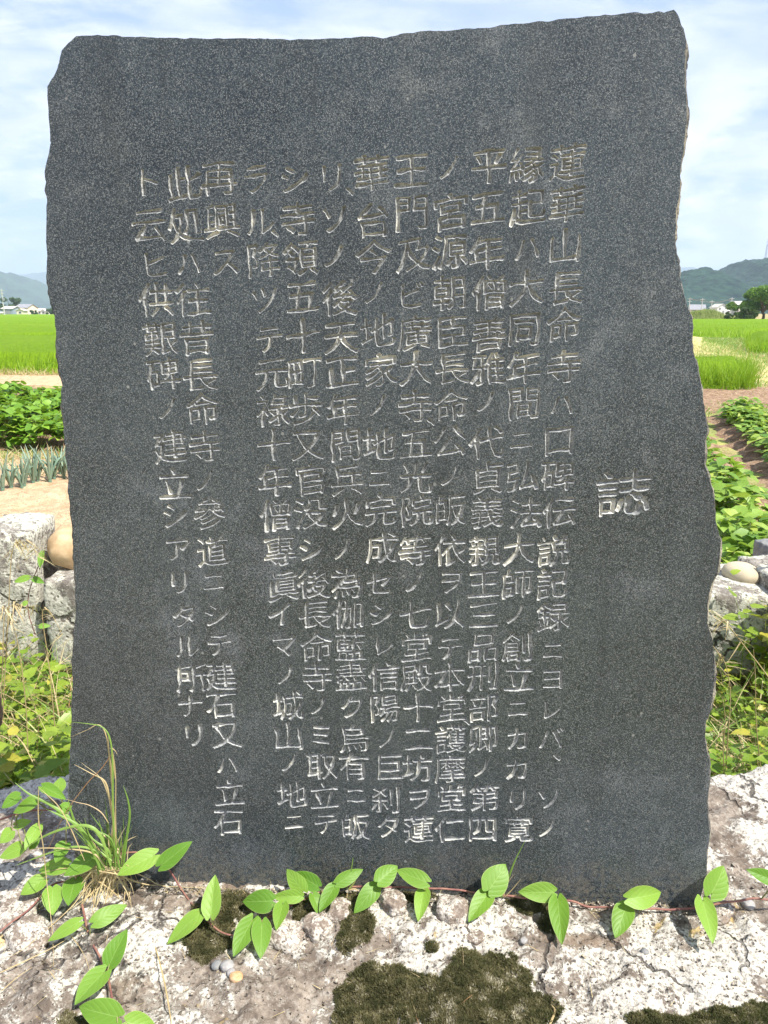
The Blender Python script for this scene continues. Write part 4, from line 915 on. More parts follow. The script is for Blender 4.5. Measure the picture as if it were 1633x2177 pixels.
def glyph_loops(ch):
    cu.body = ch; bpy.context.view_layer.update(); dg = bpy.context.evaluated_depsgraph_get()
    e = go.evaluated_get(dg); me = e.to_mesh()
    P = np.array([v.co[:2] for v in me.vertices]); cnt = {}
    for p in me.polygons:
        vs = list(p.vertices)
        for a, b in zip(vs, vs[1:]+vs[:1]):
            cnt.setdefault((min(a, b), max(a, b)), []).append((a, b))
    nxt = {}
    for k, v in cnt.items():
        if len(v) == 1: nxt.setdefault(v[0][0], []).append(v[0][1])
    e.to_mesh_clear(); loops = []
    while nxt:
        s = next(iter(nxt)); loop = [s]; c = nxt[s].pop()
        if not nxt[s]: del nxt[s]
        while c != s and c in nxt:
            loop.append(c); d = nxt[c].pop()
            if not nxt[c]: del nxt[c]
            c = d
        if len(loop) > 2: loops.append(P[loop])
    return loops
def inside(pts, A, B):
    x, y = pts[:, 0:1], pts[:, 1:2]; ay, by = A[None, :, 1], B[None, :, 1]
    c = (ay > y) != (by > y); xi = A[None, :, 0]+(y-ay)*(B[None, :, 0]-A[None, :, 0])/np.where(by == ay, 1e-12, by-ay)
    return (np.sum(c & (x < xi), 1) % 2) == 1
def seg_dist(pts, A, B):
    d = B-A; L2 = np.maximum((d**2).sum(1), 1e-14); t = ((pts[:, None]-A[None])*d[None]).sum(2)/L2; t = np.clip(t, 0, 1)
    return np.sqrt((((A[None]+t[..., None]*d[None])-pts[:, None])**2).sum(2).min(1))
KANA = set('ノハニリシテヲソミレヨビツクタナアイマヒラルトスセカロバ')
cache = {}
def carve(ch, px, py, colslope, mult, seed):
    if ch not in cache: cache[ch] = glyph_loops(ch)
    c = stele_uv(px, py); s0 = 82-(py-345)/1420*15; sy = s0*(1.0-(py-345)/1420*0.11)
    if ch in KANA: s0 *= 0.84; sy *= 0.84
    if ch in 'ノニハレ': s0 *= 0.86; sy *= 0.86
    if ch == '、': s0 *= 0.8; sy *= 0.8
    s0 *= mult; sy *= mult*0.92 if mult > 1.2 else mult
    ux = np.linalg.norm(stele_uv(px+s0/2, py)-stele_uv(px-s0/2, py)); uy = np.linalg.norm(stele_uv(px, py-sy/2)-stele_uv(px, py+sy/2))
    rg = np.random.default_rng(seed); sh = 0.10+rg.normal(0, 0.03); ctr = np.array([0.5, 0.38]) if ch != '、' else np.array([0.18, 0.0])
    rot = colslope+rg.normal(0, 0.012); loops = []
    for L in cache[ch]:
        P = resample(L-ctr, 0.022)
        T = np.roll(P, -1, 0)-np.roll(P, 1, 0); T /= np.maximum(np.linalg.norm(T, axis=1, keepdims=True), 1e-9); Nn = np.stack([-T[:, 1], T[:, 0]], -1)
        # brush-like swelling of the strokes, ragged chisel edge (mesh winding keeps the solid on the left)
        sw = 0.014+0.030*vnoise(P[:, 0]*4+seed, P[:, 1]*4, 3.0)+0.007*vnoise(P[:, 0]*26+seed, P[:, 1]*26, 6.0)
        P = P-Nn*np.maximum(sw, -0.010)[:, None]
        wob = 0.024*np.stack([vnoise(P[:, 0]*3+seed, P[:, 1]*3, 1.0), vnoise(P[:, 0]*3, P[:, 1]*3+seed, 2.0)], -1); P = P+wob
        Q = np.stack([P[:, 0]*ux, (P[:, 1]+sh*P[:, 0]-0.05*P[:, 0]**2)*uy], -1)
        cr, sr = math.cos(rot), math.sin(rot); loops.append(c+np.stack([cr*Q[:, 0]-sr*Q[:, 1], sr*Q[:, 0]+cr*Q[:, 1]], -1))
    return loops
def cdt(verts, edges):
    r = delaunay_2d_cdt([Vector(map(float, v)) for v in verts], edges, [], 0, 1e-7)
    return np.array([tuple(v) for v in r[0]]), np.array([f[:3] for f in r[2]], dtype=int)

root = empty('inscribed_stone', tuple(SO)); tag(root, 'tall dark grey stone slab with irregular edges carved with columns of Japanese writing', 'stone monument')
allv = [ol]; alle = [(i, (i+1) % len(ol)) for i in range(len(ol))]; nv = len(ol); glyphs = []; seed = 0
for ci, item in enumerate(TXT):
    txt, pos = item[0], item[1]; mult = item[2] if len(item) > 2 else 1.0
    cu_uv = stele_uv(np.array([p[0] for p in pos]), np.array([p[1] for p in pos]))
    sl = 0.0 if len(pos) < 4 else math.atan2(cu_uv[-1, 0]-cu_uv[0, 0], cu_uv[0, 1]-cu_uv[-1, 1])
    cmid = stele_pt(np.array(cu_uv[:, 0].mean()), np.array(cu_uv[:, 1].mean()), np.array(0.0))
    ce = empty('inscription_column', tuple(cmid-SO)); ce.parent = root
    ce['label'] = ('single larger carved character ' if len(txt) == 1 else 'carved column reading ')+txt
    for ch, (px, py) in zip(txt, pos):
        seed += 1; loops = carve(ch, float(px), float(py), sl*0.8, mult, seed)
        A = np.concatenate(loops); B = np.concatenate([np.roll(l, -1, 0) for l in loops]); gid = nv
        for l in loops:
            m = len(l); allv.append(l); alle += [(nv+i, nv+(i+1) % m) for i in range(m)]; nv += m
        glyphs.append((A, B))
        lo, hi = A.min(0), A.max(0); st = 0.00085*(1.5 if mult > 1.2 else 1)
        G = np.stack(np.meshgrid(np.arange(lo[0], hi[0], st), np.arange(lo[1], hi[1], st)), -1).reshape(-1, 2); G = G+rng.uniform(-.2, .2, G.shape)*st
        G = G[inside(G, A, B)]; dd = seg_dist(G, A, B) if len(G) else np.zeros(0); keep = dd > 0.00042; G, dd = G[keep], dd[keep]
        ed = []; k = 0
        for l in loops:
            m = len(l); ed += [(k+i, k+(i+1) % m) for i in range(m)]; k += m
        Vv, Ff = cdt(np.concatenate([A, G]) if len(G) else A, ed)
        cen = Vv[Ff].mean(1); Ff = Ff[inside(cen, A, B)]
        dz = seg_dist(Vv, A, B); dz[dz < 1e-6] = 0
        dep = -np.minimum(dz*1.8, 0.0038+0.0008*vnoise(Vv[:, 0]*300, Vv[:, 1]*300, 1.0))*(1+0.2*vnoise(Vv[:, 0]*60, Vv[:, 1]*60, 2.0)); dep[dz == 0] = 0
        CV, CF = stele_pt(Vv[:, 0], Vv[:, 1], dep), Ff
        e1 = CV[CF[:, 1]]-CV[CF[:, 0]]; e2 = CV[CF[:, 2]]-CV[CF[:, 0]]; fl = (np.cross(e1, e2)@SN) < 0; CF[fl] = CF[fl][:, ::-1]
        o = wmesh('carved_character', CV, CF, M['groove'], ce, smooth=False); o['label'] = 'carved character '+ch
bpy.data.objects.remove(go)
# ---- front face with the characters left out
Vv, Ff = cdt(np.concatenate(allv), alle)
cen = Vv[Ff].mean(1); keep = inside(cen, ol, np.roll(ol, -1, 0)) if len(cen) < 3000 else np.concatenate([inside(cen[i:i+2000], ol, np.roll(ol, -1, 0)) for i in range(0, len(cen), 2000)])
for A, B in glyphs:
    lo, hi = A.min(0)-1e-4, A.max(0)+1e-4; m = np.where(keep & (cen > lo).all(1) & (cen < hi).all(1))[0]
    if len(m): keep[m[inside(cen[m], A, B)]] = False
Ff = Ff[keep]; FV = stele_pt(Vv[:, 0], Vv[:, 1], 0*Vv[:, 0])
e1 = FV[Ff[:, 1]]-FV[Ff[:, 0]]; e2 = FV[Ff[:, 2]]-FV[Ff[:, 0]]; fl = (np.cross(e1, e2)@SN) < 0; Ff[fl] = Ff[fl][:, ::-1]
wmesh('slab_face', FV, Ff, M['granite'], root)
# ---- broken sides and back
TH = 0.115; K = 15; rings = []
for k in range(K+1):
    t = k/K; dd = TH*t; q = ol
    bulge = 0.0032*min(1, t*14)+0.0075*math.sin(math.pi*min(1, t*1.2))*1.0
    amp = 0.010*min(1, t*5)
    top = np.clip(on[:, 1], 0, 1)     # along the top the side leans back instead of bulging
    off = bulge*(1-1.2*top)+amp*(1-0.6*top)*fbm(q[:, 0]*22, q[:, 1]*22, dd*30, 4, 0.55)+0.0016*fbm(q[:, 0]*150, q[:, 1]*150, dd*150, 2)*min(1, t*20)-0.006*t*t
    if k == 0: off = off*0
    rings.append(stele_pt(q[:, 0]+on[:, 0]*off, q[:, 1]+on[:, 1]*off, -dd+0*q[:, 0]))
n = len(ol); V = np.concatenate(rings); i = np.arange((K+1)*n).reshape(K+1, n); j = np.roll(i, -1, 1)
F = np.stack([i[:-1], i[1:], j[1:], j[:-1]], -1).reshape(-1, 4)
wmesh('broken_edge', V, F, M['broken'], root, smooth=True)
bv = ouv; Vb, Fb = cdt(np.concatenate([rings[-1]@np.stack([SX, SY]).T-np.array([SO@SX, SO@SY])]), [(i, (i+1) % n) for i in range(n)])
cb = Vb[Fb].mean(1); ob = rings[-1]@np.stack([SX, SY]).T-np.array([SO@SX, SO@SY]); kb = np.concatenate([inside(cb[i:i+2000], ob, np.roll(ob, -1, 0)) for i in range(0, len(cb), 2000)])
wmesh('slab_back', stele_pt(Vb[:, 0], Vb[:, 1], -TH+0*Vb[:, 0]), Fb[kb][:, ::-1], M['broken'], root)

# ============================================================ stones and pebbles on the rock
def on_rock(px, py, lift=0.0):
    p = on_z(px, py, ZR+0.005); p = np.array(p, float); p[2] = float(rock_h(p[0], p[1]))+lift; return p
for i, (px, py, rx, ry, lab) in enumerate([
    (600, 1992, 40, 34, 'pinkish lichened stone lump left of the middle moss, set in the base rock'),
    (676, 1975, 26, 32, 'upright white lichened lump between two mossy spots'),
    (722, 1948, 26, 24, 'rounded pale lump half covered by the middle moss cushion'),
    (835, 1932, 32, 24, 'rounded white lump with pitted side just below the carved stone'),
    (962, 1955, 34, 34, 'blocky white lump with dark left side below the vine'),
    (1010, 2001, 20, 14, 'small pale lump right of the blocky white one'),
    (1530, 1930, 42, 22, 'flat white lump beside the right foot of the carved stone'),
    (40, 1925, 60, 40, 'pale stone slab piece at the left picture edge of the rock'),
    (62, 1985, 40, 34, 'white fragment left below the grass tuft')]):
    c = on_rock(px, py, 0.002); k = np.linalg.norm(c-CAM)/FPX
    ico_rock('stone_lump', tuple(c), (rx*k, ry*k*0.9, min(rx, ry)*k*0.62), (0.1, 0.05, i*0.7), M['stone'], 20+i, 4, 0.30, label=lab, boxy=0.35, fine=0.10, group='stone lumps set in the base rock')
for i, (px, py, r_, m, lab) in enumerate([
    (484, 2062, 15, 'pebble', 'round grey pebble, largest of the four below the moss'),
    (461, 2055, 12, 'greystone', 'dark pebble left of the round grey one'),
    (492, 2076, 11, 'pebble', 'small pale pebble under the round grey one'),
    (503, 2090, 15, 'ochre', 'orange brown lump of grit below the pebbles'),
    (1113, 2009, 9, 'pebble', 'small round grey pebble right of the blocky lump'),
    (1590, 1930, 14, 'pebble', 'grey pebble in the hollow at the right picture edge'),
    (1370, 2032, 8, 'greystone', 'small dark pebble on the white part of the rock')]):
    c = on_rock(px, py, 0.002); k = np.linalg.norm(c-CAM)/FPX
    ico_rock('pebble', tuple(c), (r_*k*.85, r_*k*0.72, r_*k*0.55), (0, 0, i), M[m], 40+i, 3, 0.14, label=lab, boxy=0.1, fine=0.02, cat='pebble')

# grit, soil crumbs and plant litter gathered along the slab joint and in hollows
n = 5200; lx = np.concatenate([rng.uniform(300, 1500, n//2), rng.uniform(-20, 1650, n-n//2)]); ly = np.concatenate([1888+(lx[:n//2]-300)*0.034+np.abs(rng.normal(0, 7, n//2)), rng.uniform(1850, 2190, n-n//2)])
b = on_z(lx, ly, ZR); s_ = rng.uniform(0.0006, 0.0019, n)*np.where(rng.uniform(0, 1, n) < 0.05, 2.0, 1); b[:, 2] = rock_h(b[:, 0], b[:, 1])+s_*0.4
T4 = np.array([[1, 1, 1], [1, -1, -1], [-1, 1, -1], [-1, -1, 1], [0, 1.3, 0.2]])*0.8
V = (b[:, None]+s_[:, None, None]*T4[None]*rng.uniform(0.5, 1.4, (n, 5, 3))).reshape(-1, 3); F = (np.array([[0, 1, 4], [0, 4, 2], [2, 4, 3], [3, 4, 1], [0, 3, 1], [0, 2, 3]])[None]+np.arange(n)[:, None, None]*5).reshape(-1, 3)
mg = material('grit'); rr_ = attr(mg); gm = principled(mg, mg.mix(rr_, (0.09, 0.07, 0.05), (0.42, 0.37, 0.30)), 0.9)
o = wmesh('grit', V, F, gm, origin=(0, 1, ZR), rnd=np.repeat(rng.uniform(0, 1, n), 5)); tag(o, 'loose grit and soil crumbs scattered over the base rock and along the slab joint', 'grit', kind='stuff')
n = 420; lx = np.concatenate([rng.uniform(300, 1480, n//2), rng.uniform(0, 1633, n-n//2)]); ly = np.concatenate([1892+(lx[:n//2]-300)*0.034+np.abs(rng.normal(0, 10, n//2)), rng.uniform(1860, 2177, n-n//2)])
b = on_z(lx, ly, ZR); b[:, 2] = rock_h(b[:, 0], b[:, 1])+0.0015; V, F, r_ = ribbons(b, rdir(n, 0.12, 1.0), rng.uniform(0.006, 0.028, n), rng.uniform(0.0006, 0.0013, n), rng.uniform(-.1, .3, n), 3)
o = wmesh('plant_litter', V, F, M['dry'], origin=(0, 1, ZR), rnd=r_*0.999); tag(o, 'fine dry straw and plant litter lying on the base rock', 'litter', kind='stuff')

# ============================================================ moss cushions
def moss(label, ell, dens=1.0, hh=(0.0028, 0.0068), seed=1):
    rg = np.random.default_rng(seed); pts = []
    for (cx, cy, rx, ry) in ell:
        rx, ry = rx*0.90, ry*0.90; n = int(rx*ry*1.6*dens); a = rg.uniform(0, 2*np.pi, n); r = np.sqrt(rg.uniform(0, 1.25, n))
        px = cx+np.cos(a)*r*rx; py = cy+np.sin(a)*r*ry
        rim = 1+0.42*fbm(px/34.0, py/34.0, seed*1.0, 4, 0.65)
        hol = fbm(px/16.0+9, py/16.0, seed*2.0, 4, 0.65); k = (r < rim) & (hol < 0.08+0.75*np.clip(1-r/rim, 0, 1)+0.10*rg.normal(0, 1, n)); pts.append(np.column_stack([px[k], py[k], np.clip(1-(r[k]/rim[k])**2, 0, 1)]))
    P = np.concatenate(pts); b = on_z(P[:, 0], P[:, 1], ZR+0.006); x, y = b[:, 0], b[:, 1]
    h = rock_h(x, y)+0.004*np.sqrt(P[:, 2])*(1+0.5*fbm(x*45, y*45, 2.0, 3)); base = np.column_stack([x, y, h-0.002]); n = len(base)
    clump = np.clip(0.5+1.3*fbm(x*90, y*90, 5.0, 3), 0, 1); pale = 0.8*np.clip(P[:, 2]-0.45, 0, 1)*(fbm(x*25, y*25, 1.0, 3) > -0.05)*(len(ell) > 2 and ell[0][2] > 90); parts = []
    for j in range(4):
        d = rdir(n, 1, 0.65); V, F, r_ = ribbons(base+rg.normal(0, 0.0006, (n, 3)), d, rg.uniform(*hh, n), rg.uniform(0.0014, 0.0032, n), rg.uniform(0, 0.6, n), 1, rngv=np.clip((clump-0.25)*1.1*rg.uniform(0.5, 1, n)+rg.uniform(0, 0.35, n)+pale, 0, 1))
        parts.append((V, F, r_))
    V, F, r_ = join(parts); o = wmesh('moss_cushion', V, F, M['moss'], origin=tuple(base.mean(0)), rnd=r_); return tag(o, label, 'moss')
moss('round dark green moss cushion under the left vine leaves', [(448, 1975, 62, 62), (500, 1925, 45, 40), (430, 2010, 40, 40)], 1.3, seed=1)
moss('small brownish moss tuft between the pinkish and white lumps', [(648, 1945, 30, 36)], 1.4, seed=2)
moss('middle moss cushion spilling down between white lumps', [(755, 1965, 42, 60), (735, 2015, 22, 26), (740, 1920, 40, 28)], 1.4, seed=3)
moss('dark moss strip along the stone foot behind the vine', [(870, 1910, 60, 20)], 1.3, seed=4)
moss('dark moss patch in the shade of the stone foot below the single leaf', [(1130, 1925, 62, 24), (1165, 1965, 24, 26)], 1.3, seed=5)
moss('large moss cushion at the bottom, left of the two biggest', [(820, 2110, 110, 60), (790, 2160, 100, 50)], 1.1, seed=6)
moss('largest moss cushion at the bottom centre with pale dry centre', [(1030, 2100, 110, 80), (1100, 2160, 100, 60), (960, 2150, 90, 60)], 1.05, seed=7)
moss('thin moss fringe at the bottom right picture edge', [(1400, 2170, 90, 20), (1530, 2165, 90, 24), (1620, 2150, 40, 30)], 1.3, seed=8)
moss('small moss tuft above the bottom left leaf pair', [(160, 2175, 45, 30)], 1.3, seed=9)
moss('tiny moss tuft right of the middle moss cushion', [(918, 2030, 14, 14)], 1.6, seed=10)

# ============================================================ vines
def leaf_mesh(seed, lob=0.12):
    rg = np.random.default_rng(seed); NI, NJ = 18, 11; V, UV = [], []
    for i in range(NI):
        t = i/(NI-1); wv = 0.5*(1-(1-min(1, t/0.30))**2.2)**0.5 if t < 0.30 else 0.5*(1-((t-0.30)/0.70)**1.9)**0.95
        wv = max(wv, 0.20*(1-t)**6) if t < 0.99 else 0.0
        for j in range(NJ):
            u = -1+2*j/(NJ-1); x = u*wv; au = abs(u)
            y = t-lob*((1-t)**5)*math.sin(min(1, au*1.15)*math.pi*0.62)
            z = (0.08+0.045*(seed % 4))*au**1.2*wv*(1-0.3*t)-(0.04+0.055*(seed*5 % 6))*t*t+0.07*math.sin(seed*2.1)*u*t*wv*2+0.02*math.sin(t*5+seed)
            z += 0.006*math.sin(2*math.pi*(t*5.5-au*2.3))*math.sin(math.pi*min(1, au))*1.0
            z += 0.05*(rg.uniform(-.05, .05))+0.03*math.sin(3*u+seed)*wv*math.sin(2.5*t+seed)
            V.append((x, y, z)); UV.append((0.5+0.5*u, t))
    F = [(i*NJ+j, i*NJ+j+1, (i+1)*NJ+j+1, (i+1)*NJ+j) for i in range(NI-1) for j in range(NJ-1)]
    return raw_mesh('leaf', V, F, M['vineleaf'], smooth=True, uv=UV)
LM = [leaf_mesh(k, 0.10+0.03*(k % 3)) for k in range(12)]; nleaf = 0
def vine_leaf(root, bx, by, tx, ty, wpx, off=None, pt=None, stem=None, tilt=None, base3=None):
    """leaf from its notch to its tip, in photo pixels; lies on a tilted plane above rock or against the stone"""
    global nleaf
    nleaf += 1; k = nleaf; rg = random.Random(k)
    b = surf(bx, by, 0.034+rg.uniform(-.006, .01), 0.034) if base3 is None else base3
    down = (ty-by)/max(1, math.hypot(tx-bx, ty-by))
    el = 0.62-0.50*max(0, down)+0.10*rg.uniform(-1, 1) if tilt is None else tilt      # 0 lying flat .. 1 facing the camera
    N = np.array([rg.uniform(-0.12, 0.22), -math.sin(el*1.35), math.cos(el*1.35)]); N /= np.linalg.norm(N)
    tip = on_plane(tx, ty, b, N); d = tip-b; L = np.linalg.norm(d); d /= L
    s = np.cross(d, N); mid = (b+tip)/2; wm = wpx*rg.uniform(0.86, 1.08)*np.linalg.norm(mid-CAM)/FPX*0.97
    # foreshortening of the width direction
    sv = s-((mid-CAM)/np.linalg.norm(mid-CAM))*(s@((mid-CAM)/np.linalg.norm(mid-CAM))); wm /= max(0.6, np.linalg.norm(sv))
    o = obj('leaf', LM[k*5 % 12], root); Mx = Matrix(((s[0]*wm, d[0]*L, N[0]*L), (s[1]*wm, d[1]*L, N[1]*L), (s[2]*wm, d[2]*L, N[2]*L))).to_4x4()
    rp = world_of(root); Mx.translation = Vector(b)-rp; o.matrix_basis = Mx
    if stem is not None:
        sp = np.array(stem); P = smooth_path([sp, (sp+b)/2+np.array([0, -0.004, 0.004]), b+d*0.02*L], 7)
        V, F = tube(P, np.linspace(0.0011, 0.0009, 7), 5); wmesh('petiole', V, F, M['cane'], root, smooth=True)
    return o
def vine(path, label, leafs, rad=0.0018, lift=0.012, off=0.016, group='vines trailing over the base rock', tilt=None):
    P = smooth_path([surf(a, b, off, lift) for a, b in path], 12*len(path)); P[:, 2] += 0.003*vnoise(P[:, 0]*40, P[:, 1]*40, 3.0)
    root = empty('vine', tuple(P[0])); tag(root, label, 'vine', group)
    V, F = tube(P, np.linspace(rad, rad*0.75, len(P)), 7); wmesh('stem', V, F, M['vinestem'], root, smooth=True)
    for q in leafs:
        b = surf(q[0], q[1], 0.034, 0.034); j = np.argmin(((P-b)**2).sum(1)); vine_leaf(root, *q, stem=P[j], tilt=tilt)
    # nodes
    return root
A_ = [(328,1818,248,1859,42),(342,1840,406,1789,38),(448,1948,455,1859,37),(424,1945,352,1998,36),
 (579,1915,515,1918,40),(641,1905,578,1907,28),(601,1922,588,1974,34),(645,1895,608,1848,32),(677,1885,625,1853,30),(712,1885,679,1932,32),(665,1902,685,1943,24),(716,1878,773,1848,30),(537,1955,496,2030,38),(557,1959,554,2033,36),
 (803,1875,847,1839,42),(906,1875,843,1849,34),(800,1885,756,1933,38),(902,1891,889,1957,34),(1039,1898,997,1957,38),(1039,1893,1079,1837,48),(1178,1897,1105,1897,38),(1186,1913,1194,1992,36),(1335,1910,1422,1901,44),(1333,1924,1308,1992,36),(1512,1901,1543,1841,48),(1494,1913,1517,1998,36),(1645,1872,1593,1849,28)]
vine([(1700,1905),(1633,1911),(1560,1914),(1490,1927),(1400,1932),(1330,1931),(1250,1925),(1180,1911),(1080,1905),(1039,1903),(960,1892),(900,1887),(820,1885),(730,1886),(680,1900),(640,1915),(600,1935),(560,1955),(495,1990),(430,1950),(415,1930),(385,1890),(360,1850),(335,1825),(280,1812),(240,1810)],
     'long reddish vine with paired heart shaped leaves running along the foot of the stone', A_)
vine([(175,1925),(190,1990),(215,2040),(228,2070),(240,2130),(252,2170),(262,2230)], 'reddish vine hanging from the grass tuft down to the bottom picture edge',
     [(168,1961,98,1995,27),(200,1961,268,1923,34),(232,2052,269,1975,36),(222,2066,157,2133,38),(251,2162,163,2141,44),(268,2172,335,2190,42)])
vine([(262,1812),(215,1830),(180,1850),(150,1872),(110,1880),(70,1925),(10,1975),(-30,2000)], 'short vine whose leaves hang below the grass tuft at left',
     [(202,1823,133,1857,32),(145,1838,76,1850,28),(112,1887,112,1944,34),(160,1870,145,1921,36),(95,1868,42,1900,32)])
vine([(-30,1750),(0,1740),(60,1722),(100,1720),(150,1716)], 'shaded vine lying over the grey rock at the left picture edge',
     [(42,1692,0,1715,24),(78,1702,20,1725,28),(125,1683,124,1650,26),(90,1672,140,1698,24),(33,1755,66,1745,18),(82,1755,52,1803,26),(27,1766,-2,1790,26),(50,1802,-5,1820,26),(141,1793,115,1827,28),(148,1712,118,1730,22),(62,1800,85,1770,22)])
def small_vine(path, y, label, leafs):
    P = smooth_path([on_y(a, b, y) for a, b in path], 24); root = empty('vine', tuple(P[0])); tag(root, label, 'vine')
    V, F = tube(P, 0.0016, 6); wmesh('stem', V, F, M['vinestem'], root, smooth=True)
    for (bx, by, tx, ty, w_) in leafs:
        b = on_y(bx, by, y-0.015); j = np.argmin(((P-b)**2).sum(1)); vine_leaf(root, bx, by, tx, ty, w_, base3=b, stem=P[j], tilt=0.55)
small_vine([(75,1350),(60,1300),(62,1260),(75,1220),(88,1190),(95,1170)], 2.38, 'thin vine climbing the gap between the left wall blocks', [(62,1228,28,1236,14),(70,1230,93,1238,14),(86,1200,90,1172,12),(58,1282,42,1284,10),(84,1332,108,1330,12),(90,1175,84,1207,12)])

# ============================================================ grass tuft at the left foot of the stone
tb = surf(243, 1868, 0.03, 0.01)
root = empty('grass_tuft', tuple(tb)); tag(root, 'tall grass tuft with dry stalks growing at the left foot of the carved stone', 'grass tuft')
def blade(path, wpx, mat, rv, off=0.04, name='blade', parent=None, off1=None):
    n = len(path); offs = np.linspace(off, off1 if off1 else off, n)
    Q = np.array([surf(a, b, o_, 0.012+0.5*o_*0) for (a, b), o_ in zip(path, offs)]); P = smooth_path(Q, 5*n); m = len(P)
    T = np.gradient(P, axis=0); T /= np.linalg.norm(T, axis=1, keepdims=True); vd = P-CAM; vd /= np.linalg.norm(vd, axis=1, keepdims=True)
    S = np.cross(T, vd); S /= np.maximum(np.linalg.norm(S, axis=1, keepdims=True), 1e-6); tt = np.linspace(0, 1, m)
    wd = wpx*0.00050*np.minimum(1, 0.5+tt*3)*(1-tt**2.2*0.9); nrm = np.cross(S, T)
    V = np.stack([P-S*wd[:, None]/2+nrm*wd[:, None]*0.25, P, P+S*wd[:, None]/2+nrm*wd[:, None]*0.25], 1).reshape(-1, 3)
    i = np.arange(m*3).reshape(m, 3); F = np.concatenate([np.stack([i[:-1, k], i[:-1, k+1], i[1:, k+1], i[1:, k]], -1) for k in (0, 1)])
    o = wmesh(name, V, F, M[mat], parent or root, rnd=np.full(len(V), rv), smooth=True); return o
for path, wp, mt, rv, of in [
  ([(247,1850),(242,1760),(240,1700),(239,1610),(232,1565),(216,1545),(190,1539),(152,1535)], 6, 'grass', 0.6, 0.05),
  ([(250,1850),(243,1740),(235,1640),(226,1565),(210,1541),(185,1552),(150,1567)], 4, 'dry', 0.3, 0.045),
  ([(246,1850),(240,1760),(238,1650),(232,1600),(230,1558)], 4, 'dry', 0.1, 0.04),
  ([(262,1850),(268,1790),(276,1735),(272,1700),(262,1670)], 8, 'grass', 0.3, 0.04),
  ([(258,1850),(264,1800),(262,1735)], 6, 'grass', 0.2, 0.03),
  ([(222,1850),(185,1780),(150,1742),(110,1712),(65,1690),(32,1664)], 13, 'grass', 0.55, 0.05),
  ([(215,1850),(190,1790),(165,1755),(130,1735),(98,1720)], 11, 'grass', 0.4, 0.06),
  ([(235,1840),(215,1780),(190,1757),(150,1758),(100,1775),(60,1800),(33,1831)], 10, 'grass', 0.7, 0.07),
  ([(238,1830),(205,1808),(160,1800),(110,1812),(60,1830),(33,1840)], 7, 'grass', 0.85, 0.06),
  ([(225,1845),(200,1815),(150,1805),(90,1803),(55,1808)], 5, 'dry', 0.2, 0.06),
  ([(235,1850),(228,1800),(228,1740),(223,1695)], 5, 'grass', 0.1, 0.035),
  ([(240,1600),(215,1635),(190,1660),(155,1705),(130,1745),(105,1800),(72,1865)], 3, 'dry', 0.95, 0.05),
  ([(245,1800),(240,1735),(232,1690),(222,1660),(195,1645),(158,1625)], 6, 'dry', 0.25, 0.045),
  ([(245,1790),(236,1720),(228,1685),(213,1653),(172,1621)], 4, 'dry', 0.5, 0.04),
  ([(231,1750),(215,1727),(190,1712),(165,1706),(137,1698)], 3, 'dry', 0.9, 0.05),
  ([(250,1840),(246,1740),(246,1650),(240,1600),(233,1590)], 3, 'dry', 0.15, 0.035),
  ([(245,1655),(240,1610),(237,1592),(244,1595),(250,1605)], 4, 'dry', 0.1, 0.04),
  ([(255,1850),(240,1790),(215,1770),(185,1762)], 5, 'grass', 0.3, 0.05),
  ([(210,1860),(200,1800),(165,1760),(150,1720),(145,1700)], 9, 'grass', 0.35, 0.05),
  ([(82,1675),(82,1740),(92,1800),(100,1880),(112,1990),(114,2105)], 3, 'dry', 0.2, 0.09),
  ([(180,1830),(150,1760),(125,1715),(100,1690),(83,1674)], 3, 'dry', 0.2, 0.07),
  ([(252,1860),(282,1872),(310,1880),(335,1883)], 5, 'dry', 0.3, 0.03),
  ([(255,1850),(285,1855),(315,1868),(345,1883),(420,1887),(490,1890)], 3, 'dry', 0.4, 0.02),
  ([(236,1850),(232,1810),(205,1790),(190,1775),(180,1740)], 7, 'grass', 0.5, 0.05),
  ([(222,1850),(190,1880),(150,1930),(60,2010),(10,2040)], 3, 'dry', 0.1, 0.05)]:
    blade(path, wp, mt, rv, of)
for k in range(150):       # dead leaves slumped down to the left, short new growth
    a = random.uniform(0, 1); bx = 238+random.gauss(0, 22); by = 1852+random.gauss(0, 8)
    tx = bx+random.gauss(-45, 38); ty = by+random.uniform(15, 85)*(0.4+a); blade([(bx, by), ((bx+tx)/2+random.uniform(-8, 8), (by+ty)/2-random.uniform(2, 18)), (tx, ty)], random.uniform(2, 4.5), 'dry', random.uniform(0, 0.88), random.uniform(0.01, 0.05), 'dead_blade')
for k in range(46):
    bx = 240+random.gauss(0, 16); by = 1845+random.gauss(0, 8); tx = bx+random.gauss(-12, 34); ty = by-random.uniform(35, 110)
    blade([(bx, by), ((bx+tx)/2-random.uniform(-6, 6), (by+ty)/2-random.uniform(0, 15)), (tx, ty)], random.uniform(3, 6), 'grass' if random.random() < 0.7 else 'dry', random.uniform(0, 1), random.uniform(0.015, 0.05), 'blade')
def sprout(cx, cy, items, label):
    r = empty('grass_sprout', tuple(surf(cx, cy, 0.02, 0.01))); tag(r, label, 'grass')
    for path, wp, mt, rv in items: blade(path, wp, mt, rv, 0.022, parent=r)
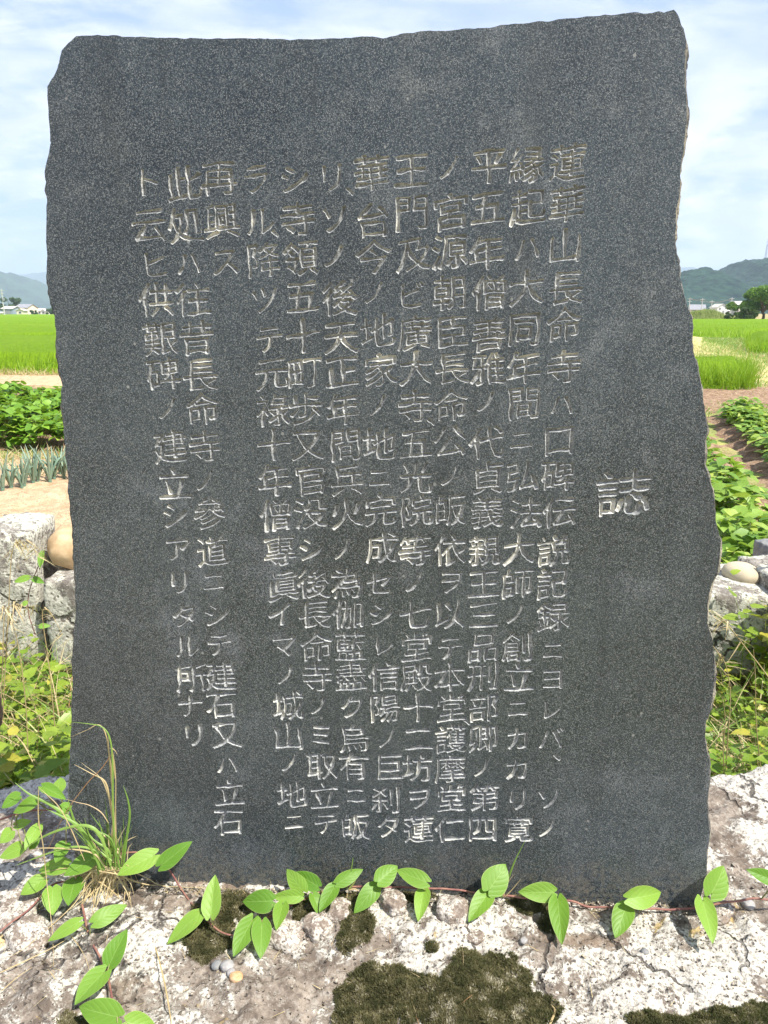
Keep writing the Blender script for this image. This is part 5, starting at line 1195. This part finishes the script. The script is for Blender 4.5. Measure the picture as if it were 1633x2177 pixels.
sprout(1068, 1905, [([(1066,1908),(1080,1870),(1095,1830),(1117,1786)], 7, 'grass', 0.5), ([(1064,1908),(1068,1885),(1078,1860)], 6, 'grass', 0.4), ([(1070,1908),(1078,1880),(1094,1857)], 3, 'dry', 0.9), ([(1072,1908),(1090,1890),(1108,1868)], 3, 'dry', 0.2), ([(1068,1908),(1064,1880),(1066,1862)], 4, 'grass', 0.6)], 'small upright grass sprout beside a vine leaf at the foot of the stone')
sprout(738, 1890, [([(736,1893),(745,1860),(750,1830),(750,1822)], 4, 'grass', 0.5), ([(740,1892),(752,1878),(760,1862)], 6, 'grass', 0.9), ([(742,1892),(755,1890),(766,1896)], 5, 'dry', 0.2), ([(740,1925),(738,1905),(742,1888)], 4, 'dry', 0.3)], 'tiny grass sprout in the middle of the vine')
for lab, path, wp in [('thin pale dry stalk lying over the left part of the rock', [(365,2177),(352,2100),(338,2040),(322,1990),(312,1975)], 4), ('thin dry stalk above the largest moss cushion', [(945,2177),(948,2100),(955,2045),(965,1985),(968,1955)], 3), ('bent dry stalk beside the largest moss cushion', [(930,2105),(938,2080),(948,2055)], 3),
                     ('short straw at the bottom centre', [(1168,2180),(1180,2150),(1172,2135)], 6), ('long dry stem crossing the left of the rock', [(0,2068),(60,2040),(120,2010),(200,1960)], 3), ('fine dry stem low at left on the rock', [(0,2110),(40,2075),(80,2050)], 2), ('curled dry stem below the left leaves', [(130,1970),(160,2000),(185,2045),(195,2100)], 2)]:
    r = empty('dry_stalk', tuple(surf(*path[0], 0.02, 0.01))); tag(r, lab, 'stalk'); blade(path, wp, 'dry', 0.1, 0.02, 'stem', r)

# ============================================================ haze
def build_haze():
    m = bpy.data.materials.new('haze'); m.use_nodes = True; t = NT(m.node_tree)
    pv_ = t.n('ShaderNodeVolumePrincipled'); pv_.inputs['Color'].default_value = (0.68, 0.85, 1.0, 1); pv_.inputs['Density'].default_value = HAZE; pv_.inputs['Anisotropy'].default_value = 0.0
    ou = t.n('ShaderNodeOutputMaterial'); t.t.links.new(pv_.outputs[0], ou.inputs['Volume'])
    V, F = box((0, 3700, -3), (20000, 8000, 410)); me = raw_mesh('haze', V, F, m); o = obj('haze', me)
    tag(o, 'pale summer haze over the whole valley', 'haze', kind='stuff')
HAZE = 0.00026
build_haze()
